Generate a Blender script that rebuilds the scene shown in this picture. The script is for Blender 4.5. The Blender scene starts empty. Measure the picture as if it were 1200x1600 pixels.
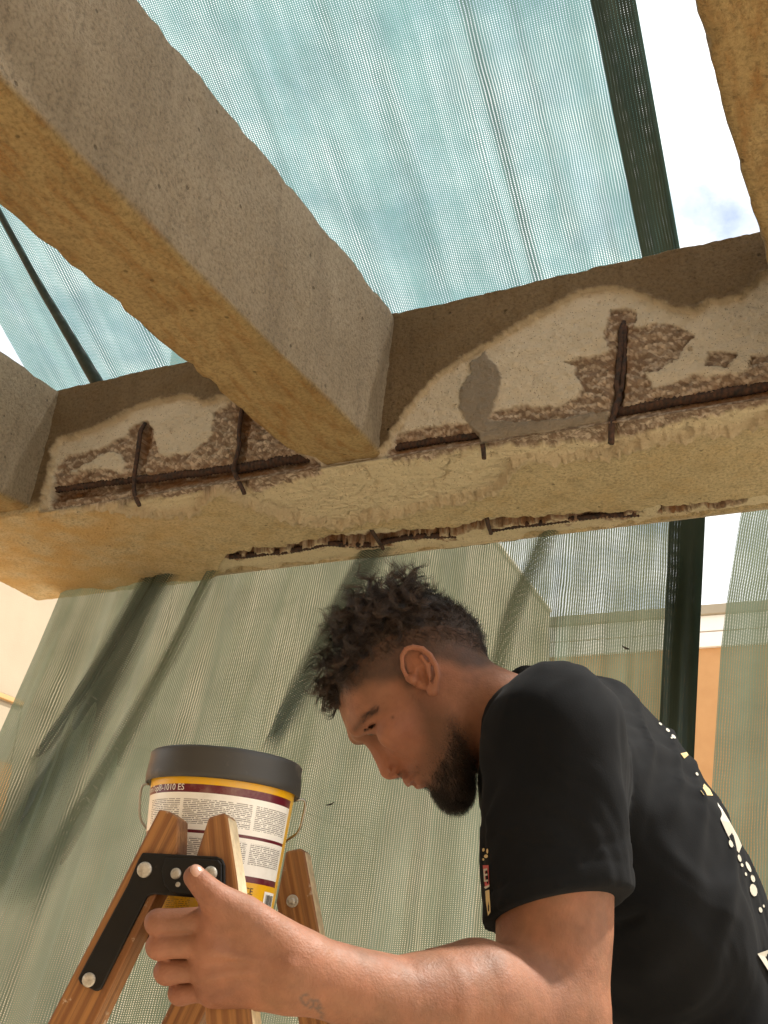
import bpy, bmesh, math, random
import numpy as np
from mathutils import Vector, Matrix
from mathutils.bvhtree import BVHTree

random.seed(7)
rng = np.random.default_rng(11)
scene = bpy.context.scene
COL = scene.collection

# ------------------------------------------------------------------ camera
CAM_H = 1.15
FPX = 1700.0                       # focal length in photograph pixels (photo is 1200 x 1600)
YAW, PITCH, ROLL = 0.41665, 0.42783, 0.05947
CO = np.array([0.0, 0.0, CAM_H])
_fw = np.array([-math.sin(YAW)*math.cos(PITCH), math.cos(YAW)*math.cos(PITCH), math.sin(PITCH)])
_r0 = np.array([math.cos(YAW), math.sin(YAW), 0.0])
_u0 = np.cross(_r0, _fw)
RT = math.cos(ROLL)*_r0 + math.sin(ROLL)*_u0
UP = -math.sin(ROLL)*_r0 + math.cos(ROLL)*_u0
FW = _fw
cam_data = bpy.data.cameras.new('camera')
cam = bpy.data.objects.new('camera', cam_data); COL.objects.link(cam)
cam_data.sensor_fit = 'VERTICAL'; cam_data.sensor_height = 36.0; cam_data.sensor_width = 27.0
cam_data.lens = 36.0*FPX/1600.0
cam_data.clip_start = 0.05; cam_data.clip_end = 2000
cam.matrix_world = Matrix(((RT[0], UP[0], -FW[0], CO[0]), (RT[1], UP[1], -FW[1], CO[1]),
                           (RT[2], UP[2], -FW[2], CO[2]), (0, 0, 0, 1)))
scene.camera = cam

# ------------------------------------------------------------------ sky, sun, exposure
SUN_EL = math.radians(58)
SUN_DIR = np.array([0.87, 0.50, 0.0]); SUN_DIR /= np.linalg.norm(SUN_DIR)
world = bpy.data.worlds.new('World'); scene.world = world; world.use_nodes = True
wn, wl = world.node_tree.nodes, world.node_tree.links
wn.clear()
w_out = wn.new('ShaderNodeOutputWorld'); w_bg = wn.new('ShaderNodeBackground')
w_sky = wn.new('ShaderNodeTexSky'); w_sky.sky_type = 'NISHITA'; w_sky.sun_disc = False
w_sky.sun_elevation = SUN_EL; w_sky.sun_rotation = math.atan2(SUN_DIR[0], SUN_DIR[1])
w_sky.air_density = 1.0; w_sky.dust_density = 2.0; w_sky.ozone_density = 1.0
# thin broken cloud all over the sky
w_tc = wn.new('ShaderNodeTexCoord'); w_map = wn.new('ShaderNodeMapping')
w_map.inputs['Scale'].default_value = (1.0, 1.0, 2.2)
w_n = wn.new('ShaderNodeTexNoise'); w_n.inputs['Scale'].default_value = 5.5
w_n.inputs['Detail'].default_value = 7; w_n.inputs['Roughness'].default_value = 0.6; w_n.inputs['Distortion'].default_value = 0.5
w_cr = wn.new('ShaderNodeValToRGB'); w_cr.color_ramp.elements[0].position = 0.18; w_cr.color_ramp.elements[1].position = 0.48
w_mx = wn.new('ShaderNodeMixRGB')
w_n2 = wn.new('ShaderNodeTexNoise'); w_n2.inputs['Scale'].default_value = 11; w_n2.inputs['Detail'].default_value = 6; w_n2.inputs['Roughness'].default_value = 0.6
w_cr2 = wn.new('ShaderNodeValToRGB'); w_cr2.color_ramp.elements[0].position = 0.36; w_cr2.color_ramp.elements[1].position = 0.58
w_cl = wn.new('ShaderNodeMixRGB'); w_cl.inputs['Color1'].default_value = (5.9, 6.4, 7.0, 1); w_cl.inputs['Color2'].default_value = (9.5, 9.5, 9.4, 1)
wl.new(w_map.outputs['Vector'], w_n2.inputs['Vector']); wl.new(w_n2.outputs['Fac'], w_cr2.inputs['Fac']); wl.new(w_cr2.outputs['Color'], w_cl.inputs['Fac']); wl.new(w_cl.outputs['Color'], w_mx.inputs['Color2'])
wl.new(w_tc.outputs['Generated'], w_map.inputs['Vector']); wl.new(w_map.outputs['Vector'], w_n.inputs['Vector'])
wl.new(w_n.outputs['Fac'], w_cr.inputs['Fac']); wl.new(w_cr.outputs['Color'], w_mx.inputs['Fac'])
wl.new(w_sky.outputs['Color'], w_mx.inputs['Color1']); wl.new(w_mx.outputs['Color'], w_bg.inputs['Color'])
w_bg.inputs['Strength'].default_value = 0.10
wl.new(w_bg.outputs['Background'], w_out.inputs['Surface'])
sun_data = bpy.data.lights.new('sun', 'SUN'); sun = bpy.data.objects.new('sun', sun_data); COL.objects.link(sun)
sun_data.energy = 4.2; sun_data.angle = math.radians(3.0); sun_data.color = (1.0, 0.945, 0.86)
_sd = Vector((SUN_DIR[0]*math.cos(SUN_EL), SUN_DIR[1]*math.cos(SUN_EL), math.sin(SUN_EL)))
sun.rotation_euler = _sd.to_track_quat('Z', 'Y').to_euler()
scene.view_settings.view_transform = 'Standard'; scene.view_settings.look = 'None'
scene.view_settings.gamma = 1.0; scene.view_settings.exposure = 0.98
scene.render.engine = 'CYCLES'
scene.cycles.max_bounces = 10; scene.cycles.diffuse_bounces = 5; scene.cycles.transparent_max_bounces = 16
scene.cycles.use_denoising = True
scene.cycles.sample_clamp_indirect = 8.0

# ------------------------------------------------------------------ helpers
def ray(px, py):
    d = FW + RT*((px-600.0)/FPX) + UP*((800.0-py)/FPX)
    return d
def at(px, py, w):                      # world point seen at a photo pixel, w metres along the lens axis
    return CO + ray(px, py)*w
def on_plane(px, py, n, c):             # world point of that pixel on plane n.p = c
    n = np.asarray(n, float); d = ray(px, py)
    return CO + d*((c - n@CO)/(n@d))
def proj(P):
    Q = np.asarray(P, float) - CO
    w = Q@FW
    return np.stack([600+FPX*(Q@RT)/w, 800-FPX*(Q@UP)/w], -1)
def cam2world(P):                       # camera-frame metres (right, up, forward) -> world
    P = np.asarray(P, float)
    return CO + P[..., 0:1]*RT + P[..., 1:2]*UP + P[..., 2:3]*FW

def tag(o, label=None, cat=None, group=None, kind=None):
    if label: o['label'] = label
    if cat: o['category'] = cat
    if group: o['group'] = group
    if kind: o['kind'] = kind
    return o
def empty(name, loc=(0, 0, 0)):
    o = bpy.data.objects.new(name, None); COL.objects.link(o); o.location = loc
    o.empty_display_size = 0.1
    return o
def mesh_obj(name, V, F, mat=None, parent=None, smooth=False, attrs=None, uv=None):
    me = bpy.data.meshes.new(name)
    V = np.asarray(V, np.float32)
    if isinstance(F, np.ndarray) and F.ndim == 2:
        n, k = F.shape
        me.vertices.add(len(V)); me.vertices.foreach_set('co', V.ravel())
        me.loops.add(n*k); me.loops.foreach_set('vertex_index', F.astype(np.int32).ravel())
        me.polygons.add(n)
        me.polygons.foreach_set('loop_start', np.arange(0, n*k, k, dtype=np.int32))
        me.update(calc_edges=True); me.validate()
    else:
        me.from_pydata([tuple(map(float, v)) for v in V], [], [tuple(map(int, f)) for f in F]); me.update()
    if smooth: me.polygons.foreach_set('use_smooth', np.ones(len(me.polygons), bool))
    if attrs:
        for k_, a in attrs.items():
            a = np.asarray(a, np.float32)
            if a.ndim == 1:
                at_ = me.attributes.new(k_, 'FLOAT', 'POINT'); at_.data.foreach_set('value', a)
            else:
                at_ = me.attributes.new(k_, 'FLOAT_COLOR', 'POINT')
                if a.shape[1] == 3: a = np.concatenate([a, np.ones((len(a), 1), np.float32)], 1)
                at_.data.foreach_set('color', a.ravel())
    if uv is not None:
        lay = me.uv_layers.new(name='UVMap')
        li = np.empty(len(me.loops), np.int32); me.loops.foreach_get('vertex_index', li)
        lay.data.foreach_set('uv', np.asarray(uv, np.float32)[li].ravel())
    o = bpy.data.objects.new(name, me); COL.objects.link(o)
    if mat: me.materials.append(mat)
    if parent:
        o.parent = parent
        o.matrix_parent_inverse = Matrix.Translation(-Vector(parent.location)) if parent.parent is None else Matrix.Identity(4)
        if parent.type == 'MESH': o.matrix_parent_inverse = Matrix.Identity(4)
    return o
def grid_faces(nr, nc, closed_r=False):
    i = np.arange(nr if closed_r else nr-1)[:, None]; j = np.arange(nc-1)[None, :]
    a = i*nc+j; b = i*nc+j+1; c = ((i+1) % nr)*nc+j+1; d = ((i+1) % nr)*nc+j
    return np.stack([a, b, c, d], -1).reshape(-1, 4)

# ---- numpy noise
def _hash(i, j, k, s):
    h = (i.astype(np.int64)*374761393 + j.astype(np.int64)*668265263 + k.astype(np.int64)*2147483647 + s*974711) & 0xffffffff
    h = ((h ^ (h >> 13))*1274126177) & 0xffffffff
    h = (h ^ (h >> 16))
    return (h & 0xffffff).astype(np.float64)/0xffffff
def vnoise(P, s=0):
    P = np.asarray(P, float); I = np.floor(P).astype(np.int64); f = P-I; f = f*f*(3-2*f)
    r = 0
    for a in (0, 1):
        for b in (0, 1):
            for c in (0, 1):
                w = (f[..., 0] if a else 1-f[..., 0])*(f[..., 1] if b else 1-f[..., 1])*(f[..., 2] if c else 1-f[..., 2])
                r = r + w*_hash(I[..., 0]+a, I[..., 1]+b, I[..., 2]+c, s)
    return r*2-1
def fbm(P, s=0, o=4, g=0.5):
    r = 0; a = 1; P = np.asarray(P, float)
    for k in range(o):
        r = r + a*vnoise(P*(2.03**k), s+k*17); a *= g
    return r
def worley(P, s=0):
    P = np.asarray(P, float); I = np.floor(P).astype(np.int64)
    f1 = np.full(P.shape[:-1], 9.); f2 = f1.copy(); cid = np.zeros(P.shape[:-1])
    for a in (-1, 0, 1):
        for b in (-1, 0, 1):
            for c in (-1, 0, 1):
                x, y, z = I[..., 0]+a, I[..., 1]+b, I[..., 2]+c
                h = _hash(x, y, z, s)
                d = np.sqrt((x+h-P[..., 0])**2+(y+_hash(x, y, z, s+5)-P[..., 1])**2+(z+_hash(x, y, z, s+9)-P[..., 2])**2)
                m = d < f1
                f2 = np.where(m, f1, np.minimum(f2, d)); cid = np.where(m, h, cid); f1 = np.where(m, d, f1)
    return f1, f2, cid
def sstep(a, b, x):
    t = np.clip((x-a)/(b-a), 0, 1); return t*t*(3-2*t)
def poly_sd(P, poly):                   # signed distance (positive inside) to a polygon, vectorised
    poly = np.asarray(poly, float); out = np.full(len(P), -80.0)
    lo, hi = poly.min(0)-80, poly.max(0)+80
    m = ((P > lo) & (P < hi)).all(1)
    if not m.any(): return out
    p = P[m]; d = np.full(len(p), 1e9); ins = np.zeros(len(p), bool)
    for i in range(len(poly)):
        a, b = poly[i-1], poly[i]; e = b-a
        t = np.clip(((p-a)@e)/max(e@e, 1e-12), 0, 1)
        d = np.minimum(d, np.hypot(*(p-a-t[:, None]*e).T))
        c = (a[1] > p[:, 1]) != (b[1] > p[:, 1])
        with np.errstate(divide='ignore', invalid='ignore'):
            xx = (b[0]-a[0])*(p[:, 1]-a[1])/(b[1]-a[1]+1e-12)+a[0]
        ins ^= c & (p[:, 0] < xx)
    out[m] = np.where(ins, d, -d)
    return out
def line_d(P, pts):
    pts = np.asarray(pts, float); d = np.full(len(P), 1e9)
    for i in range(len(pts)-1):
        a, b = pts[i], pts[i+1]; e = b-a
        t = np.clip(((P-a)@e)/max(e@e, 1e-12), 0, 1)
        d = np.minimum(d, np.sqrt(((P-a-t[:, None]*e)**2).sum(1)))
    return d

# ---- material helper
class NT:
    def __init__(self, name):
        self.m = bpy.data.materials.new(name); self.m.use_nodes = True
        self.t = self.m.node_tree; self.n = self.t.nodes; self.n.clear()
        self.out = self.n.new('ShaderNodeOutputMaterial')
        self.b = self.n.new('ShaderNodeBsdfPrincipled'); self.l(self.b.outputs[0], self.out.inputs['Surface'])
        self._tc = None
    def l(self, a, b): self.t.links.new(a, b)
    def tc(self, w='Object'):
        if self._tc is None: self._tc = self.n.new('ShaderNodeTexCoord')
        return self._tc.outputs[w]
    def mapping(self, scale=(1, 1, 1), rot=(0, 0, 0), w='Object', vec=None):
        m = self.n.new('ShaderNodeMapping'); m.inputs['Scale'].default_value = scale; m.inputs['Rotation'].default_value = rot
        self.l(vec if vec is not None else self.tc(w), m.inputs['Vector']); return m.outputs[0]
    def noise(self, scale, detail=4, rough=0.55, vec=None, dist=0.0):
        x = self.n.new('ShaderNodeTexNoise'); x.inputs['Scale'].default_value = scale; x.inputs['Detail'].default_value = detail
        x.inputs['Roughness'].default_value = rough; x.inputs['Distortion'].default_value = dist
        self.l(vec if vec is not None else self.tc(), x.inputs['Vector']); return x.outputs['Fac']
    def voronoi(self, scale, vec=None, feature='F1'):
        x = self.n.new('ShaderNodeTexVoronoi'); x.inputs['Scale'].default_value = scale; x.feature = feature
        self.l(vec if vec is not None else self.tc(), x.inputs['Vector']); return x
    def ramp(self, fac, stops):
        r = self.n.new('ShaderNodeValToRGB'); e = r.color_ramp.elements
        while len(e) < len(stops): e.new(0.5)
        for q, (p, c) in zip(e, stops):
            q.position = p; q.color = (c, c, c, 1) if isinstance(c, (int, float)) else (*c, 1)
        self.l(fac, r.inputs['Fac']); return r.outputs['Color']
    def mix(self, fac, a, b, mode='MIX'):
        x = self.n.new('ShaderNodeMixRGB'); x.blend_type = mode
        for k, v in (('Fac', fac), ('Color1', a), ('Color2', b)):
            if isinstance(v, (int, float)): x.inputs[k].default_value = v if k == 'Fac' else (v, v, v, 1)
            elif isinstance(v, tuple): x.inputs[k].default_value = (*v, 1)
            else: self.l(v, x.inputs[k])
        return x.outputs[0]
    def math(self, op, a, b=0.0, c=None):
        x = self.n.new('ShaderNodeMath'); x.operation = op
        for i, v in enumerate((a, b) + ((c,) if c is not None else ())):
            if isinstance(v, (int, float)): x.inputs[i].default_value = v
            else: self.l(v, x.inputs[i])
        return x.outputs[0]
    def attr(self, name, out='Fac'):
        a = self.n.new('ShaderNodeAttribute'); a.attribute_name = name; return a.outputs[out]
    def bump(self, h, strength=0.5, dist=0.01, normal=None):
        x = self.n.new('ShaderNodeBump'); x.inputs['Strength'].default_value = strength; x.inputs['Distance'].default_value = dist
        self.l(h, x.inputs['Height'])
        if normal is not None: self.l(normal, x.inputs['Normal'])
        return x.outputs[0]
    def set(self, color=None, rough=None, normal=None, metal=None, **kw):
        B = self.b.inputs
        for key, v in (('Base Color', color), ('Roughness', rough), ('Normal', normal), ('Metallic', metal)):
            if v is None: continue
            if isinstance(v, (int, float)): B[key].default_value = v
            elif isinstance(v, tuple): B[key].default_value = (*v, 1)
            else: self.l(v, B[key])
        for key, v in kw.items():
            key = key.replace('_', ' ')
            if isinstance(v, (int, float)): B[key].default_value = v
            elif isinstance(v, tuple): B[key].default_value = v
            else: self.l(v, B[key])
        return self.m

def stucco_nodes(t, base, dark, stain, stain_amt=0.5, pit=60, streak=False):
    """colour and height of a trowelled, weathered render coat"""
    n1 = t.noise(3.0, 5); n2 = t.noise(115, 5, 0.72); n3 = t.noise(13, 6, 0.62, t.mapping((3.2, 0.8, 3.2)) if streak else None)
    c = t.mix(t.ramp(n1, [(0.35, 0.0), (0.68, 1.0)]), base, dark)
    c = t.mix(t.math('MULTIPLY', t.ramp(n3, [(0.47, 0.0), (0.70, 1.0)]), stain_amt), c, stain)
    v = t.voronoi(pit, t.mapping((1, 1, 1)))
    pits = t.ramp(v.outputs['Distance'], [(0.05, 0.0), (0.24, 1.0)])
    drip = t.noise(1.0, 5, 0.6, t.mapping((16, 16, 1.3)), 0.4)
    c = t.mix(t.math('MULTIPLY', t.ramp(drip, [(0.50, 0.0), (0.72, 1.0)]), 0.45), c, tuple(x*0.55 for x in dark))
    hole = t.ramp(t.voronoi(17, t.mapping((1, 1.0, 1.0))).outputs['Distance'], [(0.055, 1.0), (0.085, 0.0)])
    c = t.mix(t.math('MULTIPLY', hole, 0.7), c, tuple(x*0.3 for x in base))
    gr = t.ramp(n2, [(0.36, 1.0), (0.52, 0.0)])
    c = t.mix(t.math('MULTIPLY', gr, 0.60), c, tuple(x*0.40 for x in base))
    c = t.mix(t.math('MULTIPLY', t.ramp(n2, [(0.55, 0.0), (0.70, 1.0)]), 0.28), c, tuple(min(1, x*1.35) for x in base))
    h = t.math('ADD', t.math('MULTIPLY', n2, 1.3), t.math('MULTIPLY', pits, 0.30))
    h = t.math('SUBTRACT', h, t.math('MULTIPLY', hole, 0.8))
    return c, h
def mat_stucco(name, base, dark, stain, bump=1.0, stain_amt=0.5, pit=60, streak=False):
    t = NT(name)
    if bump < 0.5:
        n1 = t.noise(3.0, 5); n2 = t.noise(110, 4, 0.65)
        c = t.mix(t.ramp(n1, [(0.35, 0.0), (0.68, 1.0)]), base, dark)
        return t.set(color=c, rough=0.95, normal=t.bump(n2, bump, 0.006), Specular_IOR_Level=0.15)
    c, h = stucco_nodes(t, base, dark, stain, stain_amt, pit, streak)
    return t.set(color=c, rough=0.95, normal=t.bump(h, bump, 0.014), Specular_IOR_Level=0.12)
def mat_plain(name, col, rough=0.6, metal=0.0, var=0.15, scale=20, bump=0.0):
    t = NT(name)
    n = t.noise(scale, 5, 0.6)
    c = t.mix(t.ramp(n, [(0.3, 0.0), (0.7, 1.0)]), tuple(x*(1-var) for x in col), tuple(min(1, x*(1+var)) for x in col))
    return t.set(color=c, rough=rough, metal=metal, normal=t.bump(n, bump, 0.004) if bump else None)
# ================================================================== ground and neighbouring buildings
t = NT('paving')
c = t.mix(t.ramp(t.noise(2.0, 6), [(0.3, 0.0), (0.7, 1.0)]), (0.55, 0.465, 0.345), (0.63, 0.535, 0.40))
M_GROUND = t.set(color=c, rough=0.9, normal=t.bump(t.noise(60, 5), 0.4, 0.01))
gs = np.linspace(-60, 60, 25)
GV = np.array([(x*2 if abs(x) > 50 else x, y*2 if abs(y) > 50 else y, 0.0) for y in gs for x in gs])
ground = mesh_obj('ground', GV, grid_faces(25, 25), M_GROUND); tag(ground, kind='structure')

def box_verts(x0, x1, y0, y1, z0, z1):
    return np.array([(x, y, z) for z in (z0, z1) for y in (y0, y1) for x in (x0, x1)], float)
BOXF = [(0, 2, 3, 1), (4, 5, 7, 6), (0, 1, 5, 4), (1, 3, 7, 5), (3, 2, 6, 7), (2, 0, 4, 6)]
def box(name, x0, x1, y0, y1, z0, z1, mat, parent=None, bevel=0.0):
    o = mesh_obj(name, box_verts(x0, x1, y0, y1, z0, z1), BOXF, mat, parent)
    if bevel:
        b = o.modifiers.new('bevel', 'BEVEL'); b.width = bevel; b.segments = 2
    return o
M_CREAM = mat_stucco('cream_render', (0.37, 0.315, 0.235), (0.34, 0.29, 0.215), (0.39, 0.335, 0.25), 0.25, 0.3)
M_ORANGE = mat_stucco('orange_render', (0.54, 0.30, 0.135), (0.50, 0.27, 0.12), (0.56, 0.33, 0.16), 0.25, 0.3)
M_TAN = mat_stucco('tan_render', (0.50, 0.32, 0.15), (0.46, 0.29, 0.14), (0.5, 0.33, 0.16), 0.2, 0.2)
M_WHITE = mat_stucco('white_render', (0.82, 0.80, 0.76), (0.78, 0.76, 0.72), (0.8, 0.78, 0.74), 0.15, 0.2)

# house along the left: its wall faces the sun; lower bay near, taller bay further off
XW = -5.2
hx = lambda px, py: on_plane(px, py, (1, 0, 0), XW)
g1 = hx(28, 1100); g2 = hx(4, 1192); ztop = hx(820, 908)[2]; yend = hx(858, 985)[1]; ystep = hx(300, 700)[1]
zlow = hx(300, 800)[2]
ynet = hx(240, 1000)[1]
house = empty('rendered_house', (XW-2, 8, 0))
yn = 1.5
box('plinth_wall', XW-4, XW+0.03, yn, ynet-1.4, 0.0, g2[2], M_ORANGE, house)
box('base_wall', XW-4, XW+0.012, ynet-1.397, yend-0.004, 0.0, g1[2]+0.0195, M_CREAM, house)
box('lower_wall', XW-4, XW+0.012, yn, ynet-1.4, g2[2]+0.004, g1[2]-0.02, M_CREAM, house, 0.01)
box('groove', XW-4, XW+0.004, yn+0.01, ynet-1.402, g1[2]-0.02, g1[2]+0.02, M_CREAM, house)
box('upper_wall', XW-4, XW+0.012, yn, ystep, g1[2]+0.02, zlow, M_CREAM, house, 0.01)
box('tall_bay', XW-0.4, XW+0.01, ystep+0.003, yend, g1[2]+0.021, ztop, M_CREAM, house, 0.01)
box('string_course', XW-0.2, XW+0.035, yn, ynet-1.41, g1[2]-0.012, g1[2]+0.020, M_TAN, house, 0.004)
box('coping', XW-0.45, XW+0.06, ystep-0.05, yend+0.05, ztop+0.001, ztop+0.06, M_WHITE, house, 0.01)
tag(house, 'cream rendered house wall with a horizontal groove seen past the net on the left', 'house')
# low orange building across the back with a white banded parapet
YB2 = yend+3.0
by = lambda px, py: on_plane(px, py, (0, 1, 0), YB2)
zo = by(1118, 1012)[2]; zm = by(1118, 988)[2]; zt = by(1118, 948)[2]
back = empty('parapet_building', (0, YB2+2, 0))
box('wall', -14, 12, YB2, YB2+5, 0, zo, M_ORANGE, back)
box('lower_band', -14, 12, YB2-0.10, YB2+5, zo+0.002, zm-0.012, M_WHITE, back, 0.01)
box('band_joint', -14, 12, YB2-0.05, YB2+5, zm-0.012, zm+0.012, M_ORANGE, back)
zc = zm+(zt-zm)*0.62
box('upper_band', -14, 12, YB2-0.10, YB2+5, zm+0.012, zc, M_WHITE, back, 0.01)
box('coping', -14, 12, YB2-0.2, YB2+5, zc+0.002, zt, M_CREAM, back, 0.015)
tag(back, 'low orange building with a white banded parapet seen through the gap on the right', 'building')

# the house behind the camera: the net is slung from its eaves (added outside the picture to shade the terrace and bounce light)
M_HOUSE = mat_stucco('house_render', (0.70, 0.58, 0.42), (0.66, 0.54, 0.39), (0.68, 0.56, 0.40), 0.4, 0.4)
own = empty('unseen_house', (-1, -3, 0))
box('wall', -7, 3.2, -3.4, -2.0, 0, 6.2, M_HOUSE, own)
box('eaves', -7.2, 3.4, -3.6, -1.7, 6.203, 6.4, M_WHITE, own, 0.02)
box('door', -2.2, -1.2, -2.0+0.003, -1.96, 0.02, 2.1, M_ORANGE, own, 0.01)
tag(own, 'tan house added unseen behind the viewer with the shade net slung from its eaves', 'house')

# ================================================================== concrete pergola
YF, YBK = 2.2, 2.80935
ZB = lambda x: CAM_H+1.2538+0.0139*x
ZT = lambda x: CAM_H+1.7107+0.03583*x
XL, XM, WM, XR, WL, DL = -2.0592, -0.9754, 0.21026, -0.00027, 0.46817, -0.06942
pergola = empty('concrete_pergola', (0, 0, 0))
tag(pergola, 'weathered tan concrete pergola with spalled beam and rusty exposed bars overhead', 'pergola')
t = NT('beam_render')
side_c, side_h = stucco_nodes(t, (0.46, 0.372, 0.265), (0.39, 0.312, 0.22), (0.36, 0.275, 0.18), 0.5)
und_c, und_h = stucco_nodes(t, (0.54, 0.385, 0.185), (0.47, 0.325, 0.145), (0.36, 0.165, 0.045), 0.75, streak=True)  # warm bounce light put into the underside colour, along with streaky stains
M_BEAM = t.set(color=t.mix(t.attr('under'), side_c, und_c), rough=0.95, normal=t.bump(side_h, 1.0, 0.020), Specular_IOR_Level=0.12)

# ---- main beam: one closed skin, its damage carved out of the surface
x0, x1 = XL-WL, 1.1
fine = np.arange(x0, 0.47, 0.0035); xs = np.concatenate([fine, np.linspace(fine[-1]+0.01, x1, 30)])
H = 0.0; rows = []                         # (kind, t): profile stations
prof = []
hz = lambda t, x: None
NF, NS = 138, 165
RAD = 0.012
# stations as functions of x: front (t 1..0 down), arc, soffit, arc, back, top
st = [('f', t) for t in np.linspace(1, 0, NF)] + [('a', a) for a in (0.25, 0.5, 0.75)] + [('s', t) for t in np.linspace(0, 1, NS)] \
   + [('b', a) for a in (0.25, 0.5, 0.75)] + [('k', t) for t in np.linspace(0, 1, 24)] + [('t', t) for t in np.linspace(0.05, 0.95, 8)]
P = np.zeros((len(st), len(xs), 3)); N = np.zeros_like(P)
for i, (k, tt) in enumerate(st):
    zb, zt_ = ZB(xs), ZT(xs)
    if k == 'f':
        y = np.full_like(xs, YF); z = (zb+RAD)+(zt_-zb-RAD)*tt; n = (0, -1, 0)
    elif k == 'a':
        an = tt*math.pi/2; y = YF+RAD-RAD*math.cos(an)+0*xs; z = zb+RAD-RAD*math.sin(an); n = (0, -math.cos(an), -math.sin(an))
    elif k == 's':
        y = YF+RAD+(YBK-YF-2*RAD)*tt+0*xs; z = zb; n = (0, 0, -1)
    elif k == 'b':
        an = tt*math.pi/2; y = YBK-RAD+RAD*math.sin(an)+0*xs; z = zb+RAD-RAD*math.cos(an); n = (0, math.sin(an), -math.cos(an))
    elif k == 'k':
        y = np.full_like(xs, YBK); z = zb+RAD+(zt_-zb-RAD)*tt; n = (0, 1, 0)
    else:
        y = YBK+(YF-YBK)*tt+0*xs; z = zt_; n = (0, 0, 1)
    P[i, :, 0] = xs; P[i, :, 1] = y; P[i, :, 2] = z; N[i] = n
nr, nc = P.shape[:2]
Pf = P.reshape(-1, 3); Nf = N.reshape(-1, 3)
kinds = np.array([k for k, _ in st]).repeat(nc)
px = proj(Pf)
wob = np.stack([fbm(Pf*38, 3, 4), fbm(Pf*38+7.7, 4, 4)], 1)
wob2 = np.stack([fbm(Pf*120, 5, 3), fbm(Pf*120+3.1, 6, 3)], 1)
q = px+wob*3.2+wob2*1.6
isf = (kinds == 'f') | (kinds == 'a'); iss = (kinds == 's') | (kinds == 'a') | (kinds == 'b')
BOT_R = [(1200, 640), (1097, 665), (993, 688), (952, 700), (864, 708), (750, 708), (673, 726), (611, 732)]
removed_R = [(598, 700), (619, 665), (647, 624), (683, 587), (719, 559), (758, 538), (787, 520), (823, 500), (859, 481), (900, 458), (942, 448),
             (983, 450), (1019, 466), (1050, 478), (1081, 484), (1112, 469), (1154, 463), (1174, 445), (1190, 427), (1215, 415), (1260, 420), (1260, 640), (1200, 653),
             (1164, 666), (1097, 676), (1060, 686), (1004, 689), (952, 707), (890, 717), (828, 717), (802, 723), (787, 748), (771, 767), (719, 779), (683, 785), (631, 800),
             (580, 806), (533, 819), (480, 813), (427, 800), (373, 781), (341, 765), (320, 773), (307, 797), (267, 803), (224, 800), (176, 789), (133, 793), (62, 800),
             (83, 699), (91, 685), (133, 675), (171, 656), (213, 635), (256, 621), (299, 618), (317, 627), (341, 621), (363, 624), (400, 640), (470, 710), (553, 711)]
conc_R = [(603, 702), (621, 672), (657, 665), (714, 657), (745, 660), (771, 637), (812, 631), (869, 629), (900, 618), (911, 603), (895, 567), (880, 559), (936, 549), (952, 541),
          (939, 515), (952, 481), (973, 474), (993, 481), (988, 508), (1024, 502), (1055, 502), (1084, 520), (1061, 551), (1030, 574), (1006, 577), (1019, 603),
          (1045, 595), (1081, 582), (1128, 580), (1164, 577), (1174, 554), (1200, 548), (1260, 540), (1260, 615)] + BOT_R
conc_L = [(82, 737), (85, 721), (115, 704), (151, 699), (165, 688), (192, 680), (203, 663), (226, 653), (236, 671), (242, 707), (261, 708), (289, 704), (311, 691), (327, 674),
          (330, 641), (363, 622), (420, 640), (496, 718), (503, 750), (464, 760), (395, 778), (331, 775), (229, 789), (160, 796), (72, 799)]
island_L = [(104, 735), (148, 710), (165, 702), (184, 704), (190, 721), (187, 735), (154, 729), (132, 732)]
chip_R = [(1104, 546), (1125, 541), (1153, 546), (1138, 567), (1102, 567)]
mortar = [(730, 567), (756, 546), (784, 587), (771, 632), (764, 652), (850, 655), (947, 636), (947, 652), (850, 671), (762, 684), (752, 712), (744, 676), (735, 668), (714, 634), (719, 603), (735, 577)]
band = [(341, 887), (357, 867), (384, 861), (448, 855), (491, 843), (576, 829), (640, 828), (709, 826), (761, 810), (838, 808), (916, 803), (1019, 795), (1148, 782), (1200, 775),
        (1260, 770), (1260, 830), (1200, 830), (1000, 860), (600, 900), (360, 915)]
grooves = [[(360, 869), (443, 861), (507, 849), (592, 852), (640, 839), (709, 837), (771, 826), (838, 817), (911, 808), (993, 805)], [(1040, 802), (1097, 795), (1159, 787)]]
bar_lines = [[(621, 698), (743, 680)], [(970, 642), (1260, 592)], [(82, 766), (202, 751)], [(225, 749), (300, 740), (361, 732)], [(377, 731), (463, 717), (481, 723)]]
stir_lines = [[(970, 508), (965, 590), (957, 692)], [(753, 676), (754, 712)], [(223, 662), (217, 710), (209, 754), (220, 784)], [(379, 636), (367, 725), (380, 771)]]
sl = [(581, 827), (590, 840), (597, 853)], [(762, 812), (766, 830)]
vis = (isf | iss)
idx = np.nonzero(vis)[0]; Q = q[idx]; PX = px[idx]
def full(a, fillv=-80.0):
    r = np.full(len(Pf), fillv); r[idx] = a; return r
sd_rem = full(poly_sd(Q, removed_R))
sd_conc = full(np.maximum(np.maximum(poly_sd(Q, conc_R), poly_sd(Q, conc_L)), poly_sd(Q, chip_R)))
sd_conc = np.minimum(sd_conc, full(-poly_sd(Q, island_L)))
sd_mort = full(poly_sd(PX+wob[idx]*4, mortar))
sd_band = full(poly_sd(Q, band)); sd_band[kinds == 'k'] = -80
d_bar = full(np.min([line_d(PX, l) for l in bar_lines], 0), 999.)
d_st = full(np.min([line_d(PX, l) for l in stir_lines], 0), 999.)
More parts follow.
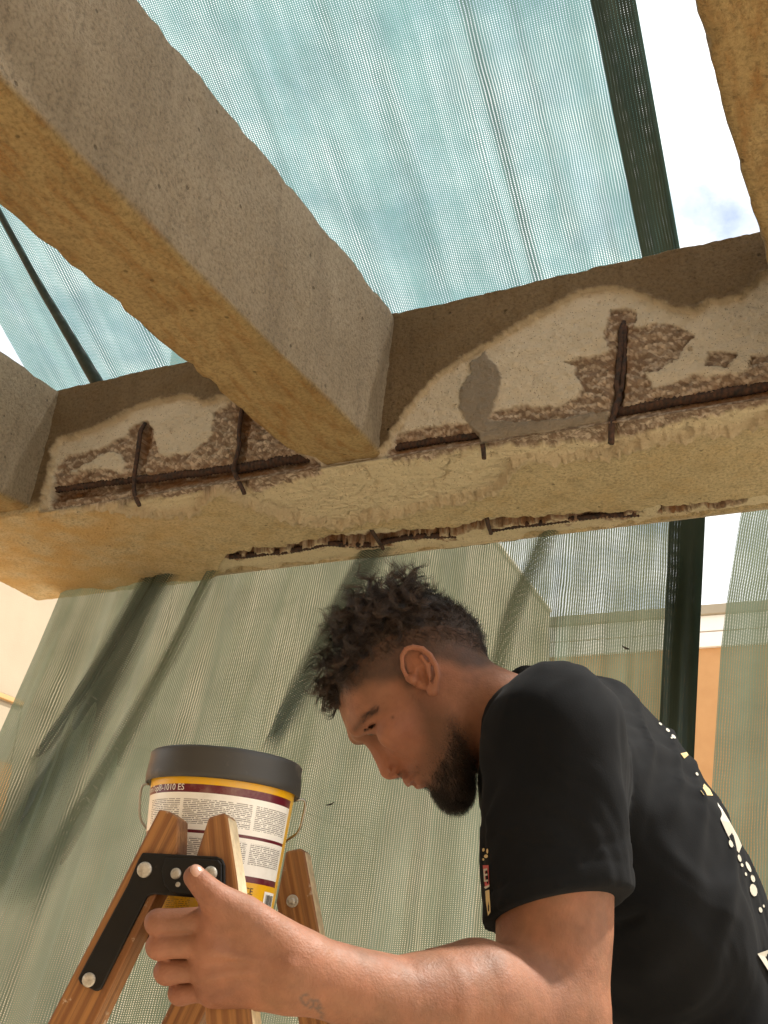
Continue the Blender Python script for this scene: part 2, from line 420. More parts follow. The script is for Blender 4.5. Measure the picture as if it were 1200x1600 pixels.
d_gr = full(np.min([line_d(PX+wob[idx]*5, l) for l in grooves], 0), 999.)
d_sl = full(np.min([line_d(PX, l) for l in sl], 0), 999.)
front = isf & (sd_rem > -60)
soff = iss & ~isf
# left end of the soffit is sound: the strip between the two broken zones
wm = (sd_conc > -4) | (sd_band > -4)
f1 = np.full(len(Pf), .5); f2 = f1+.5; cid = f1.copy(); g1_ = f1.copy(); g2_ = f1+.5
f1[wm], f2[wm], cid[wm] = worley(Pf[wm]*88, 2); g1_[wm], g2_[wm], _ = worley(Pf[wm]*150, 12)
peb = sstep(0.0, 0.22, f2-f1); peb2 = sstep(0.0, 0.25, g2_-g1_)
agg = (0.55-np.clip(f1, 0, 1))*0.75*peb+(0.5-np.clip(g1_, 0, 1))*0.25*peb2
n_lo = fbm(Pf*14, 21, 4); n_md = fbm(Pf*60, 22, 4); n_hi = fbm(Pf*190, 23, 3)
m_rem = sstep(-1.2, 1.6, sd_rem)
m_conc = sstep(-0.6, 0.9, sd_conc)*np.where(soff, sstep(-30, -10, -np.abs(0*sd_conc)), 1)*m_rem
m_mort = sstep(-1.5, 2.0, sd_mort)*m_rem
m_conc = m_conc*(1-m_mort)
m_band = sstep(-1.2, 1.8, sd_band)*iss
m_gr = m_band*(1-sstep(6.0, 8.5, d_gr+n_lo*2.5+n_md*2.0))
disp = 0.0012*n_md+0.0005*n_hi
lip = np.exp(-((sd_rem+3.0)/np.where(soff, 3.8, 2.6))**2)*np.where(soff, 0.015, 0.003)*np.clip(0.5+n_md*1.2, 0, 1.6)          # ragged lip of the render coat
disp -= np.where(vis, lip, 0)
disp += m_rem*(0.013+0.0020*n_lo+0.0012*n_md)
disp += m_conc*(0.0085-0.017*agg+0.005*n_lo+0.0015*n_md)
disp += m_conc*(1-sstep(8, 13, d_bar+n_md*3))*0.034+m_conc*(1-sstep(5.5, 9, d_st+n_md*2))*0.022
disp += m_mort*(-0.008-0.006*n_lo-0.005*n_md)
disp += m_band*(0.014+0.004*n_lo+0.002*n_md)+m_gr*(0.050-0.004*agg+0.005*n_md+0.005*n_lo)
# soffit undercoat: trowel tears
tear = np.abs(fbm(Pf*np.array([9, 34, 34]), 31, 4))
disp += np.where(soff, m_rem*(0.008*(0.25-np.clip(tear, 0, .25))/.25), 0)
crack = np.where(soff, (1-sstep(0.0, 0.035, np.abs(fbm(Pf*np.array([5, 17, 17]), 41, 3))))*m_rem*0.010, 0)
disp += crack
# the broken lower back edge
edge = np.exp(-((Pf[:, 1]-YBK)/0.03)**2)*(np.abs(Pf[:, 2]-ZB(Pf[:, 0])) < 0.08)
disp += edge*np.where(px[:, 0] > 330, 0.012+0.026*np.clip(fbm(Pf*13, 51, 4), -.4, 1), 0.002*n_lo)
disp += np.where(px[:, 0] > 820, sstep(820, 1150, px[:, 0])*edge*0.018, 0)
fe = np.exp(-((Pf[:, 1]-YF)/0.02)**2-((Pf[:, 2]-ZB(Pf[:, 0]))/0.02)**2)
disp += fe*m_rem*(0.010+0.012*np.clip(fbm(Pf*16, 52, 3), -.3, 1))
# crisp arrises wander a little along the top
topm = (kinds == 't') | ((kinds == 'f') & (Pf[:, 2] > ZT(Pf[:, 0])-0.004))
dcor = np.where(isf, np.abs(Pf[:, 2]-ZB(Pf[:, 0])), np.minimum(np.abs(Pf[:, 1]-YF), np.abs(YBK-Pf[:, 1])))
disp = np.where(vis, np.minimum(disp, 0.011+0.75*np.maximum(dcor-0.006, 0)), disp)
V = Pf-Nf*disp[:, None]
V[topm, 2] += 0.004*fbm(Pf[topm]*9, 61, 3)+0.002*fbm(Pf[topm]*45, 62, 3)
rust = m_conc*np.exp(-np.maximum(np.minimum(d_bar, d_st*1.3)-5, 0)/12)*np.clip(0.75+n_lo*0.9, 0, 1.3)
rust = np.clip(rust+m_gr*0.95*np.clip(0.6+n_lo, 0, 1), 0, 1)
lipc = np.where(soff, np.exp(-((sd_rem+2.0)/5.0)**2), np.exp(-((sd_rem-1.0)/3.0)**2))*vis
m_grc = m_band*(1-sstep(7.5, 11.5, d_gr+n_lo*3.0+n_md*3.0)); rust = np.clip(rust+m_grc*(0.75+0.5*n_lo), 0, 1)  # groove tinted rusty dark, painting the shade of the crack along with rust
Cmask = np.stack([np.clip(m_rem+m_band, 0, 1), np.clip(m_conc+m_grc, 0, 1), rust], 1)
Cmask2 = np.stack([m_mort, np.clip(lipc, 0, 1), cid*(0.35+0.65*peb)], 1)
front_shade = np.where(kinds == 'f', sstep(0.0, 0.03, Pf[:, 2]-ZB(Pf[:, 0])-RAD+0.012*n_lo), 0.0)  # front face shade painted in as darker, browner render
glow_stain = np.clip(sstep(420, 120, px[:, 0]+n_lo*120)*(0.55+0.6*n_lo), 0, 1)*(iss)  # warm glow on the left soffit painted as an orange stain
F = grid_faces(nr, nc, True)

t = NT('spalled_beam')
mk = t.n.new('ShaderNodeSeparateColor'); t.l(t.attr('wear', 'Color'), mk.inputs[0])
mk2 = t.n.new('ShaderNodeSeparateColor'); t.l(t.attr('wear_more', 'Color'), mk2.inputs[0])
n3 = t.noise(15, 6, 0.62); n4 = t.noise(45, 6, 0.65)
stu, h = stucco_nodes(t, (0.68, 0.555, 0.345), (0.61, 0.485, 0.285), (0.56, 0.36, 0.15), 0.45)
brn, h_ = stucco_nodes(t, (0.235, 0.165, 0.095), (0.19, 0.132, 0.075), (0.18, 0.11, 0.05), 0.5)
stu = t.mix(t.math('MULTIPLY', t.attr('glow_stain'), 0.8), stu, (0.60, 0.345, 0.105))
stu = t.mix(t.attr('front_shade'), stu, brn)  # one render in two tones: bounce-lit soffit, shaded front
crm = t.mix(t.ramp(n3, [(0.3, 0.0), (0.7, 1.0)]), (0.76, 0.665, 0.53), (0.66, 0.57, 0.44))
crm = t.mix(t.math('MULTIPLY', t.attr('soffit'), 0.75), crm, t.mix(n3, (0.70, 0.585, 0.37), (0.77, 0.655, 0.43)))
crm = t.mix(t.ramp(n4, [(0.60, 0.0), (0.72, 0.6)]), crm, (0.33, 0.24, 0.15))
crm = t.mix(t.ramp(t.voronoi(120).outputs['Distance'], [(0.10, 0.8), (0.2, 0.0)]), crm, (0.16, 0.11, 0.07))
con = t.mix(t.ramp(mk2.outputs[2], [(0.15, 0.0), (0.85, 1.0)]), (0.30, 0.215, 0.155), (0.76, 0.63, 0.50))
con = t.mix(t.ramp(n4, [(0.48, 0.0), (0.78, 0.45)]), con, (0.34, 0.22, 0.145))
rst = t.mix(t.ramp(n4, [(0.3, 0.0), (0.7, 1.0)]), (0.15, 0.062, 0.026), (0.40, 0.18, 0.06))
con = t.mix(t.math('MULTIPLY', mk.outputs[2], 0.78), con, rst)
col = t.mix(mk.outputs[0], stu, crm)
col = t.mix(t.math('MULTIPLY', mk2.outputs[1], 0.8), col, (0.66, 0.54, 0.37))
col = t.mix(mk.outputs[1], col, con)
col = t.mix(mk2.outputs[0], col, t.mix(n3, (0.25, 0.21, 0.165), (0.36, 0.30, 0.235)))
M_SPALL = t.set(color=col, rough=0.95, normal=t.bump(h, 0.95, 0.015), Specular_IOR_Level=0.12)
beam = mesh_obj('main_beam', V, F, M_SPALL, pergola, True, attrs={'wear': Cmask, 'wear_more': Cmask2, 'front_shade': front_shade, 'soffit': soff.astype(float), 'glow_stain': glow_stain})
beam['label'] = 'spalled beam with broken render and rusty bars showing'
# end cap
bm_ = bmesh.new(); bm_.from_mesh(beam.data); bm_.verts.ensure_lookup_table()
bm_.faces.new([bm_.verts[i*nc] for i in range(nr)]); bm_.faces.new([bm_.verts[i*nc+nc-1] for i in range(nr)][::-1])
bm_.to_mesh(beam.data); bm_.free()

# ---- reinforcement
t = NT('rusted_steel')
M_BAR = t.set(color=t.mix(t.ramp(t.noise(90, 5), [(0.35, 0.0), (0.7, 1.0)]), (0.011, 0.007, 0.006), (0.075, 0.031, 0.015)), rough=0.85, normal=t.bump(t.noise(220, 4), 0.6, 0.002))
def tube(name, pts, rad, mat, parent, seg=10, step=0.003, ribs=0.0, pitch=0.009, wob=0.0, seed=0, taper=False):
    pts = np.asarray(pts, float); L = np.concatenate([[0], np.cumsum(np.linalg.norm(np.diff(pts, axis=0), axis=1))])
    n = max(4, int(L[-1]/step)); s = np.linspace(0, L[-1], n)
    C = np.stack([np.interp(s, L, pts[:, k]) for k in range(3)], 1)
    if len(pts) > 2:
        kk = np.ones(9)/9
        Cp = np.pad(C, ((4, 4), (0, 0)), 'edge'); C = np.stack([np.convolve(Cp[:, k], kk, 'valid') for k in range(3)], 1)
    if wob: C = C+wob*np.stack([fbm(np.stack([s*14, s*0+k, s*0+seed], 1), seed+k, 3) for k in range(3)], 1)
    T = np.gradient(C, axis=0); T /= np.linalg.norm(T, axis=1)[:, None]+1e-12
    ref = np.array([0, 0, 1.0]) if abs(T[:, 2]).mean() < 0.8 else np.array([0, 1.0, 0])
    A = np.cross(T, ref); A /= np.linalg.norm(A, axis=1)[:, None]; B = np.cross(T, A)
    an = np.linspace(0, 2*np.pi, seg, endpoint=False)
    r = np.interp(s, L, np.broadcast_to(rad, len(L)) if np.ndim(rad) else np.full(len(L), rad))
    R_ = r[:, None]*np.ones(seg)
    if ribs: R_ = R_+ribs*sstep(0.35, 0.8, np.sin(2*np.pi*s[:, None]/pitch+an*1.0))
    if wob: R_ = R_*(1+0.10*vnoise(np.stack([np.repeat(s*60, seg), np.tile(np.cos(an)*2, n), np.tile(np.sin(an)*2, n)], 1), seed).reshape(n, seg))
    Vt = C[:, None]+R_[..., None]*(np.cos(an)[None, :, None]*A[:, None]+np.sin(an)[None, :, None]*B[:, None])
    Fs = []
    i = np.arange(n-1)[:, None]; j = np.arange(seg)[None]
    Fq = np.stack([i*seg+j, i*seg+(j+1) % seg, (i+1)*seg+(j+1) % seg, (i+1)*seg+j], -1).reshape(-1, 4)
    Vt = Vt.reshape(-1, 3); Fl = [tuple(f) for f in Fq]+[tuple(range(seg))[::-1], tuple(range((n-1)*seg, n*seg))]
    return mesh_obj(name, Vt, Fl, mat, parent, True)
onF = lambda p, dy=0.0: on_plane(p[0], p[1], (0, 1, 0), YF+dy)
for k, (l, r) in enumerate([([(612, 700), (750, 679)], 0.0085), ([(960, 644), (1080, 623), (1280, 588)], 0.0125), ([(70, 768), (120, 762), (212, 750)], 0.0085),
                            ([(214, 750), (300, 740), (372, 730)], 0.0105), ([(366, 733), (463, 717), (500, 712)], 0.0125)]):
    tube('rebar', [onF(p, 0.033) for p in l], r, M_BAR, beam, 12, 0.0022, 0.0022, 0.0105, 0.002, k+3)
for k, (l, r) in enumerate([([(971, 500), (969, 540), (962, 620), (957, 694)], 0.0075), ([(977, 508), (974, 560), (968, 610)], 0.005), ([(752, 672), (754, 716)], 0.006),
                            ([(224, 658), (219, 700), (211, 740), (210, 765), (222, 788)], 0.0062), ([(380, 630), (373, 690), (367, 728), (370, 750), (382, 774)], 0.006)]):
    tube('stirrup', [onF(p, 0.021) for p in l], r, M_BAR, beam, 10, 0.003, 0.0, 0.01, 0.0055, k+33)
onS = lambda p, dz=0.0: on_plane(p[0], p[1], (0.0139, 0, -1), -(CAM_H+1.2538+dz))
for k, l in enumerate([[(360, 870), (450, 860)], [(455, 860), (507, 849), (560, 852), (596, 851)], [(596, 846), (640, 838), (715, 836)], [(765, 827), (838, 817), (911, 808), (1000, 803)]]):
    tube('rebar', [onS(p, 0.021) for p in l], 0.0082, M_BAR, beam, 10, 0.0026, 0.002, 0.01, 0.002, k+63)
for k, l in enumerate([[(577, 822), (588, 840), (599, 858)], [(760, 808), (764, 820), (768, 834)]]):
    tube('stirrup', [onS(p, 0.010) for p in l], 0.006, M_BAR, beam, 8, 0.003, 0, 0.01, 0.002, k+93)

# ---- cross beams
def crossbeam(xr_, w, yfar, ynear, seed, label=None, zoff=0.0):
    nx, ny, nz = 14, 150, 26
    vs, fs, = [], []
    ys = np.linspace(yfar, ynear, ny)
    def pnt(u, y, v):                   # u 0..1 across (0 = left), v 0..1 height
        x = xr_-w*(1-u)+DL*(YF-y)
        j = sstep(YF-0.12, YF, y)
        x = x+(0.5-u)*0.05*j*(1-v)
        return np.stack([x, y, ZB(xr_)+(ZT(xr_)-ZB(xr_))*v+zoff+0.022*j*(1-v)+0*x], -1)
    ring = [(u, 0) for u in np.linspace(0, 1, nx)]+[(1, v) for v in np.linspace(0, 1, nz)][1:]+[(u, 1) for u in np.linspace(1, 0, nx)][1:]+[(0, v) for v in np.linspace(1, 0, nz)][1:-1]
    Pc = np.stack([pnt(u, ys, v) for u, v in ring])          # ring x ny
    cen = np.stack([pnt(0.5, ys, 0.5)]*1)
    D = Pc-cen; D[..., 1] = 0
    Nn = np.zeros_like(D)
    for i, (u, v) in enumerate(ring):
        n = np.array([(u == 1)*1.0-(u == 0)*1.0, 0, (v == 1)*1.0-(v == 0)*1.0]); Nn[i] = n/np.linalg.norm(n)
        if abs(n).sum() > 1.5: Pc[i] -= Nn[i]*0.004
    sh = Pc.shape; q_ = Pc.reshape(-1, 3)
    d = 0.0035*fbm(q_*5+seed, 70, 3)+0.0022*fbm(q_*28+seed, 71, 4)+0.0012*fbm(q_*95, 72, 3)
    corner = np.array([1.0 if u in (0, 1) and v in (0, 1) else 0.0 for u, v in ring])
    d = d.reshape(sh[:2])-corner[:, None]*(0.010*np.clip(fbm(q_*22+seed, 73, 4).reshape(sh[:2])-0.1, 0, 1)+0.03*np.clip(fbm(q_*9+seed, 74, 4).reshape(sh[:2])-0.45, 0, 1))
    Pc = Pc+Nn*d[..., None]
    Vc = Pc.reshape(-1, 3); nr_ = len(ring)
    Fc = [tuple(f) for f in grid_faces(nr_, ny, True)]
    Fc += [tuple(i*ny for i in range(nr_)), tuple(i*ny+ny-1 for i in range(nr_))[::-1]]
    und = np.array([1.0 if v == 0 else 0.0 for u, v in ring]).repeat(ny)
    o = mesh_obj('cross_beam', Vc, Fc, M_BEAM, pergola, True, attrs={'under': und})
    return o
crossbeam(XM, WM, YF+0.035, -1.1, 1.0)
crossbeam(XL, WL, YF+0.035, -1.1, 9.0, zoff=-0.0015)
crossbeam(XR+0.2, 0.2, YF+0.035, -1.1, 17.0)
# far side of the frame and the posts that carry it (all outside the picture)
box('end_beam', XL-WL, 1.1, -1.7, -1.12, ZB(0)-0.003, ZT(0), M_BEAM, pergola, 0.01)
for xx, yy in ((XL-WL+0.02, YBK-0.34), (0.78, YBK-0.34), (XL-WL+0.02, -1.6), (0.78, -1.6)):
    pass
box('post', 0.75, 1.08, YBK-0.33, YBK-0.02, 0.0, ZB(0.9)+0.01, M_BEAM, pergola, 0.01)
box('post', XL-WL-0.30, XL-WL-0.002, -1.65, -1.35, 0.0, ZT(XL)-0.01, M_BEAM, pergola, 0.01)
box('post', 0.75, 1.08, -1.65, -1.35, 0.0, ZB(0.9)-0.004, M_BEAM, pergola, 0.01)
# ================================================================== shade nets
def mat_net(name, col, open_w, rep_u, rep_v, transl=0.6, soft=False, backlight_tint=None):
    t = NT(name)
    uv = t.n.new('ShaderNodeSeparateXYZ'); t.l(t.tc('UV'), uv.inputs[0])
    u, v = uv.outputs[0], uv.outputs[1]
    wv = t.noise(1.6, 3, 0.5, t.mapping((9, 3, 1), w='UV'))
    # knitted: chain columns along v, slanting fill threads between them
    uu = t.math('MULTIPLY', t.math('ADD', u, t.math('MULTIPLY', wv, 0.011)), rep_u)
    fu = t.math('PINGPONG', uu, 0.5)                       # 0 on the chain, .5 mid-gap
    slant = t.math('ADD', t.math('MULTIPLY', v, rep_v), t.math('MULTIPLY', fu, 0.9))
    fv = t.math('PINGPONG', slant, 0.5)
    big = t.math('ADD', t.noise(7, 4, 0.6, t.tc('UV')), t.math('MULTIPLY', t.noise(60, 3, 0.6, t.tc('UV')), 0.35))
    ow = t.math('ADD', open_w, t.math('MULTIPLY', t.math('SUBTRACT', big, 0.67), 0.22))
    ow = t.math('SUBTRACT', ow, t.math('MULTIPLY', t.math('LESS_THAN', v, 0.0), 0.05))
    strk = t.noise(1.0, 4, 0.6, t.mapping((13, 0.9, 1), w='UV'), 0.8)
    ow = t.math('ADD', ow, t.math('MULTIPLY', t.math('SUBTRACT', strk, 0.5), 0.55))
    hu = t.math('SUBTRACT', fu, t.math('SUBTRACT', 0.5, t.math('MULTIPLY', ow, 0.5)))
    hu = t.ramp(t.math('MULTIPLY', t.math('ADD', hu, 0.06), 8.0), [(0.0, 0.0), (1.0, 1.0)])
    hv = t.ramp(t.math('MULTIPLY', t.math('SUBTRACT', fv, t.math('SUBTRACT', 0.30, t.math('MULTIPLY', ow, 0.30))), 7.0), [(0.0, 0.0), (1.0, 1.0)])
    hole = t.math('MULTIPLY', hu, hv)
    if soft:
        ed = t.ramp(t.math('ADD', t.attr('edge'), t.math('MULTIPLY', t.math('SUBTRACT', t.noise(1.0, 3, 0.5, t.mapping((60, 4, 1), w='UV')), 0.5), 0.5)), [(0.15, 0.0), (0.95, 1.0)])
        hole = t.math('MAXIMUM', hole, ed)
    c = t.mix(t.ramp(t.noise(5, 4, 0.6, t.tc('UV')), [(0.3, 0.0), (0.7, 1.0)]), col, tuple(x*0.78 for x in col))
    if backlight_tint: c = t.mix(t.math('LESS_THAN', v, 0.0), c, t.mix(t.ramp(t.noise(5, 4, 0.6, t.tc('UV')), [(0.3, 0.0), (0.7, 1.0)]), backlight_tint, tuple(x*0.8 for x in backlight_tint)))  # yellower light through the lower sheet painted into its threads
    t.n.remove(t.b)
    df = t.n.new('ShaderNodeBsdfDiffuse'); tl = t.n.new('ShaderNodeBsdfTranslucent'); gl = t.n.new('ShaderNodeBsdfGlossy')
    gl.inputs['Roughness'].default_value = 0.35; gl.inputs['Color'].default_value = (0.6, 0.7, 0.6, 1)
    tr = t.n.new('ShaderNodeBsdfTransparent')
    t.l(c, df.inputs['Color']); t.l(c, tl.inputs['Color'])
    m1 = t.n.new('ShaderNodeMixShader'); m1.inputs[0].default_value = transl; t.l(df.outputs[0], m1.inputs[1]); t.l(tl.outputs[0], m1.inputs[2])
    m2 = t.n.new('ShaderNodeMixShader'); m2.inputs[0].default_value = 0.05; t.l(m1.outputs[0], m2.inputs[1]); t.l(gl.outputs[0], m2.inputs[2])
    m3 = t.n.new('ShaderNodeMixShader'); t.l(hole, m3.inputs[0]); t.l(m2.outputs[0], m3.inputs[1]); t.l(tr.outputs[0], m3.inputs[2])
    t.l(m3.outputs[0], t.out.inputs['Surface'])
    return t.m
PITCH_U = 0.0070
YR, ZR, SL = 3.05, 2.86, math.tan(math.radians(30))     # ridge wire behind the beam; the roof of net climbs towards the house behind
roof_n = np.array([0, SL, 1.0]); roof_c = ZR+SL*YR
onR = lambda px_, py_: on_plane(px_, py_, roof_n, roof_c)
X_hem_r = onR(1062, 392)[0]; X_hem_l = onR(1003, 402)[0]
X_left = onR(40, 572)[0]
XA, XB = X_left, X_hem_r
def lower_pt(f, g):                      # f 0..1 across, g 0..1 ridge to bottom
    top = np.array([XA+(XB-XA)*f, YR, ZR])
    bx = -240+(1066+240)*f**1.0
    bot = at(bx, 1640, 2.25+0.1*f)
    e = bot-top; k = 1.0
    return top+e*g
BOT_EXT = 1.42
def net(name, fa, fb, ncol, mat, label, hem=False, off=0.0, parts=None):
    fs_ = np.linspace(fa, fb, ncol); rows_ = []
    ge = np.linspace(0, BOT_EXT, 150)
    roof = np.linspace(4.6, 0, 130)[:-1]
    Lr = math.hypot(1, SL)
    Vn = []; UVn = []
    for s in roof:                        # distance along Y from ridge
        Vn.append(np.stack([XA+(XB-XA)*fs_, np.full(ncol, YR-s), np.full(ncol, ZR+SL*s)], 1)); UVn.append(np.stack([(XB-XA)*fs_, np.full(ncol, s*Lr)], 1))
    low = np.stack([np.stack([lower_pt(f, g) for f in fs_]) for g in ge])
    for i, g in enumerate(ge):
        Vn.append(low[i]); UVn.append(np.stack([(XB-XA)*fs_, np.full(ncol, -g*2.2)], 1))
    Vn = np.stack(Vn); UVn = np.stack(UVn)
    nrw = len(Vn)
    gu = np.gradient(Vn, axis=1); gv = np.gradient(Vn, axis=0); nn = np.cross(gu, gv); nn /= np.linalg.norm(nn, axis=2)[..., None]
    nn *= np.sign((nn*(Vn-CO)).sum(2))[..., None]*-1
    fcol = fs_[None, :]*np.ones((nrw, 1)); grow = np.concatenate([-roof, ge])[:, None]*np.ones((1, ncol))
    W = (XB-XA)
    base = np.stack([fcol*W*2.6+0.06*grow, grow*0.35, 0*fcol], -1)
    fold = 0.035*fbm(base, 81, 3)+0.018*fbm(np.stack([fcol*W*9+0.3*vnoise(np.stack([grow*1.5, fcol*3, 0*fcol], -1), 8), grow*0.5, 0*fcol], -1), 82, 3)
    rid = np.abs(vnoise(np.stack([fcol*W*1.9, grow*0.22, 0*fcol+3.3], -1), 85)); fold += 0.035*np.exp(-(rid/0.06)**2)
    # gathers fanning from the tie behind the left end of the beam
    low_m = sstep(0.0, 0.3, grow)*sstep(0.34, 0.05, fcol)
    fold += low_m*(0.018*np.sin(fcol*62+vnoise(np.stack([fcol*7, grow, 0*fcol], -1), 9)*1.5)+0.008*np.sin(fcol*131))
    fold *= np.clip(0.15+np.abs(grow)*2.2, 0, 1)
    Vn = Vn+nn*(fold+off)[..., None]
    o = mesh_obj(name, Vn.reshape(-1, 3), grid_faces(nrw, ncol), mat, None, True, uv=UVn.reshape(-1, 2))
    if label: tag(o, label, 'net')
    return o
M_NET = mat_net('green_net', (0.108, 0.212, 0.215), 0.36, 1/PITCH_U, 1/0.0054, backlight_tint=(0.165, 0.212, 0.160))  # sky blue above and wall light below are put into the thread colours
M_HEM = mat_net('green_net_doubled', (0.014, 0.024, 0.019), 0.08, 1/0.008, 1/0.006)
fh = (X_hem_l-XA)/(XB-XA)
main_net = net('shade_net', 0.0, 1.0, 330, M_NET, 'large green shade net sloping over the pergola and hanging behind the man')
hem = net('hem', fh, 1.0, 16, M_HEM, None, off=0.012)
hem.parent = main_net
# seam: a rolled dark join running over the roof on the left
Xs = onR(110, 490)[0]; fs0 = (Xs-XA)/(XB-XA)
def seam_pts():
    pts = [onR(-70, 190), onR(8, 332), onR(62, 432), onR(108, 508), onR(163, 602)]
    a = pts[-1]; pts.append(np.array([a[0]+0.03, YR-0.04, ZR+0.03]))
    return [p+np.array([0, 0, -0.03]) for p in pts]
M_SEAM = mat_plain('rolled_net_seam', (0.025, 0.035, 0.03), 0.7, 0, 0.4, 60, 0.4)
sm = tube('seam', seam_pts(), [0.009, 0.010, 0.013, 0.017, 0.024, 0.024], M_SEAM, None, 10, 0.02, 0, 0.01, 0.0, 5); sm.parent = main_net
# second sheet further right, hanging only
def right_sheet():
    nc_, nr2 = 120, 130
    tl_, bl_ = at(1164, 740, 3.35), at(1108, 1640, 2.55); d = np.array([1.5, 0.05, 0])
    g = np.linspace(0, 1.4, nr2)[:, None, None]; f = np.linspace(0, 1, nc_)[None, :, None]
    yrow = 740+(1640-740)*g[:, 0, 0]; xrow = np.interp(yrow, [740, 815, 945, 1020, 1190, 1640, 2100], [1174, 1157, 1136, 1127, 1116, 1086, 1060])
    wrow = 3.35+(2.55-3.35)*g[:, 0, 0]
    Vn = np.stack([at(a_, b_, c_) for a_, b_, c_ in zip(xrow, yrow, wrow)])[:, None]+d*f
    nn = np.cross(d, bl_-tl_); nn /= np.linalg.norm(nn)
    fc = f[..., 0]+0*g[..., 0]; gr = g[..., 0]+0*f[..., 0]
    fold = 0.03*fbm(np.stack([fc*4, gr*0.5, 0*fc], -1), 88, 3)+0.012*fbm(np.stack([fc*14, gr*0.8, 0*fc], -1), 89, 3)
    Vn = Vn+nn*fold[..., None]
    UV2 = np.stack([fc*1.5+5, -gr*2.2], -1)
    o = mesh_obj('shade_net', Vn.reshape(-1, 3), grid_faces(nr2, nc_), M_NET, None, True, uv=UV2.reshape(-1, 2))
    tag(o, 'narrow strip of green shade net hanging at the right edge beyond the gap', 'net')
right_sheet()

# gathered folds lying on the hanging sheet (the cloth doubled over on itself)
_pa, _pb, _pc = lower_pt(0.1, 0.1), lower_pt(0.9, 0.1), lower_pt(0.4, 0.9)
ln_ = np.cross(_pb-_pa, _pc-_pa); ln_ /= np.linalg.norm(ln_); ln_ = ln_ if ln_@(CO-_pa) > 0 else -ln_
def fold_strip(pts, widths, mat, seed, bulge=0.03):
    pts = np.array(pts, float); L_ = np.concatenate([[0], np.cumsum(np.hypot(*np.diff(pts, axis=0).T))]); n_ = 90; s_ = np.linspace(0, L_[-1], n_)
    C_ = np.stack([np.interp(s_, L_, pts[:, k]) for k in (0, 1)], 1); W_ = np.interp(s_, L_, widths)
    kk_ = np.ones(21)/21; Cp_ = np.pad(C_, ((10, 10), (0, 0)), 'reflect', reflect_type='odd'); C_ = np.stack([np.convolve(Cp_[:, k], kk_, 'valid') for k in (0, 1)], 1)
    T_ = np.gradient(C_, axis=0); T_ /= np.hypot(*T_.T)[:, None]; N_ = np.stack([-T_[:, 1], T_[:, 0]], 1)
    m_ = 13; Vf, UVf, Ef = [], [], []
    for i in range(n_):
        for j in range(m_):
            a = j/(m_-1)*2-1
            w_ = W_[i]*(1+0.12*float(vnoise(np.array([s_[i]*.008, 0.0, seed]), 3)))
            p_ = C_[i]+N_[i]*a*w_/2
            P3 = on_plane(p_[0], p_[1], ln_, float(ln_@_pa)+0.07)
            Vf.append(P3+ln_*(bulge*(1-a*a)+0.008*float(vnoise(np.array([s_[i]*.012, a*4, seed+4]), 5)))); UVf.append((a*0.06*W_[i]/40+seed, s_[i]*0.0015)); Ef.append(max(abs(a)**1.3, 1-sstep(0.0, 0.12, 1-i/(n_-1))))
    o = mesh_obj('fold', np.array(Vf), grid_faces(n_, m_), mat, None, True, attrs={'edge': np.array(Ef)}, uv=np.array(UVf)); o.parent = main_net
    return o
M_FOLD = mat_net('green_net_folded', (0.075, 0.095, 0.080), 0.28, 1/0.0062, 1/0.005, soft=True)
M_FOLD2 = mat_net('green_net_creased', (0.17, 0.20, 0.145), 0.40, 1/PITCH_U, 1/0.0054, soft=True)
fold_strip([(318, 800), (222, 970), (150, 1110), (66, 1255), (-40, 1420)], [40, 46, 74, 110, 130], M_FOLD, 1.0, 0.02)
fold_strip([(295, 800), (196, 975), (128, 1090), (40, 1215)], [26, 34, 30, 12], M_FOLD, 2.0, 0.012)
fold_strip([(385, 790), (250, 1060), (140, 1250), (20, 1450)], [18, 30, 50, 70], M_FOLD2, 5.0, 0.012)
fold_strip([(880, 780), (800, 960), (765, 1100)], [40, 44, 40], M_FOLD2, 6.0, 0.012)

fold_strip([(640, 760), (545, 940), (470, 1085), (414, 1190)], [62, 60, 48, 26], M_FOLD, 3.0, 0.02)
# bits of dead leaf caught in the mesh
M_LEAF = mat_plain('dead_leaf', (0.03, 0.022, 0.015), 0.8, 0, 0.3, 200)
def leaf(px_, py_, ln, wd, ang, label):
    c_ = on_plane(px_, py_, ln_, float(ln_@_pa)+0.075); a = RT*math.cos(ang)+UP*math.sin(ang); b = np.cross(ln_, a)
    Vl = []
    for i, s in enumerate(np.linspace(-1, 1, 9)):
        w_ = wd*(1-s*s)**0.7
        for k in (-1, 0, 1): Vl.append(c_+a*ln*s+b*w_*k*(1+.3*math.sin(i*2.1))+ln_*(0.004*s*s+0.003*abs(k)))
    o = mesh_obj('leaf_scrap', np.array(Vl), grid_faces(9, 3), M_LEAF, None, True); tag(o, label, 'leaf', 'leaf scraps on the net')
leaf(978, 1014, 0.010, 0.0045, -0.4, 'small black leaf scrap caught on the net above the man\'s back')
leaf(517, 1258, 0.010, 0.0022, 0.35, 'thin dark leaf scrap caught on the net beside the bucket')
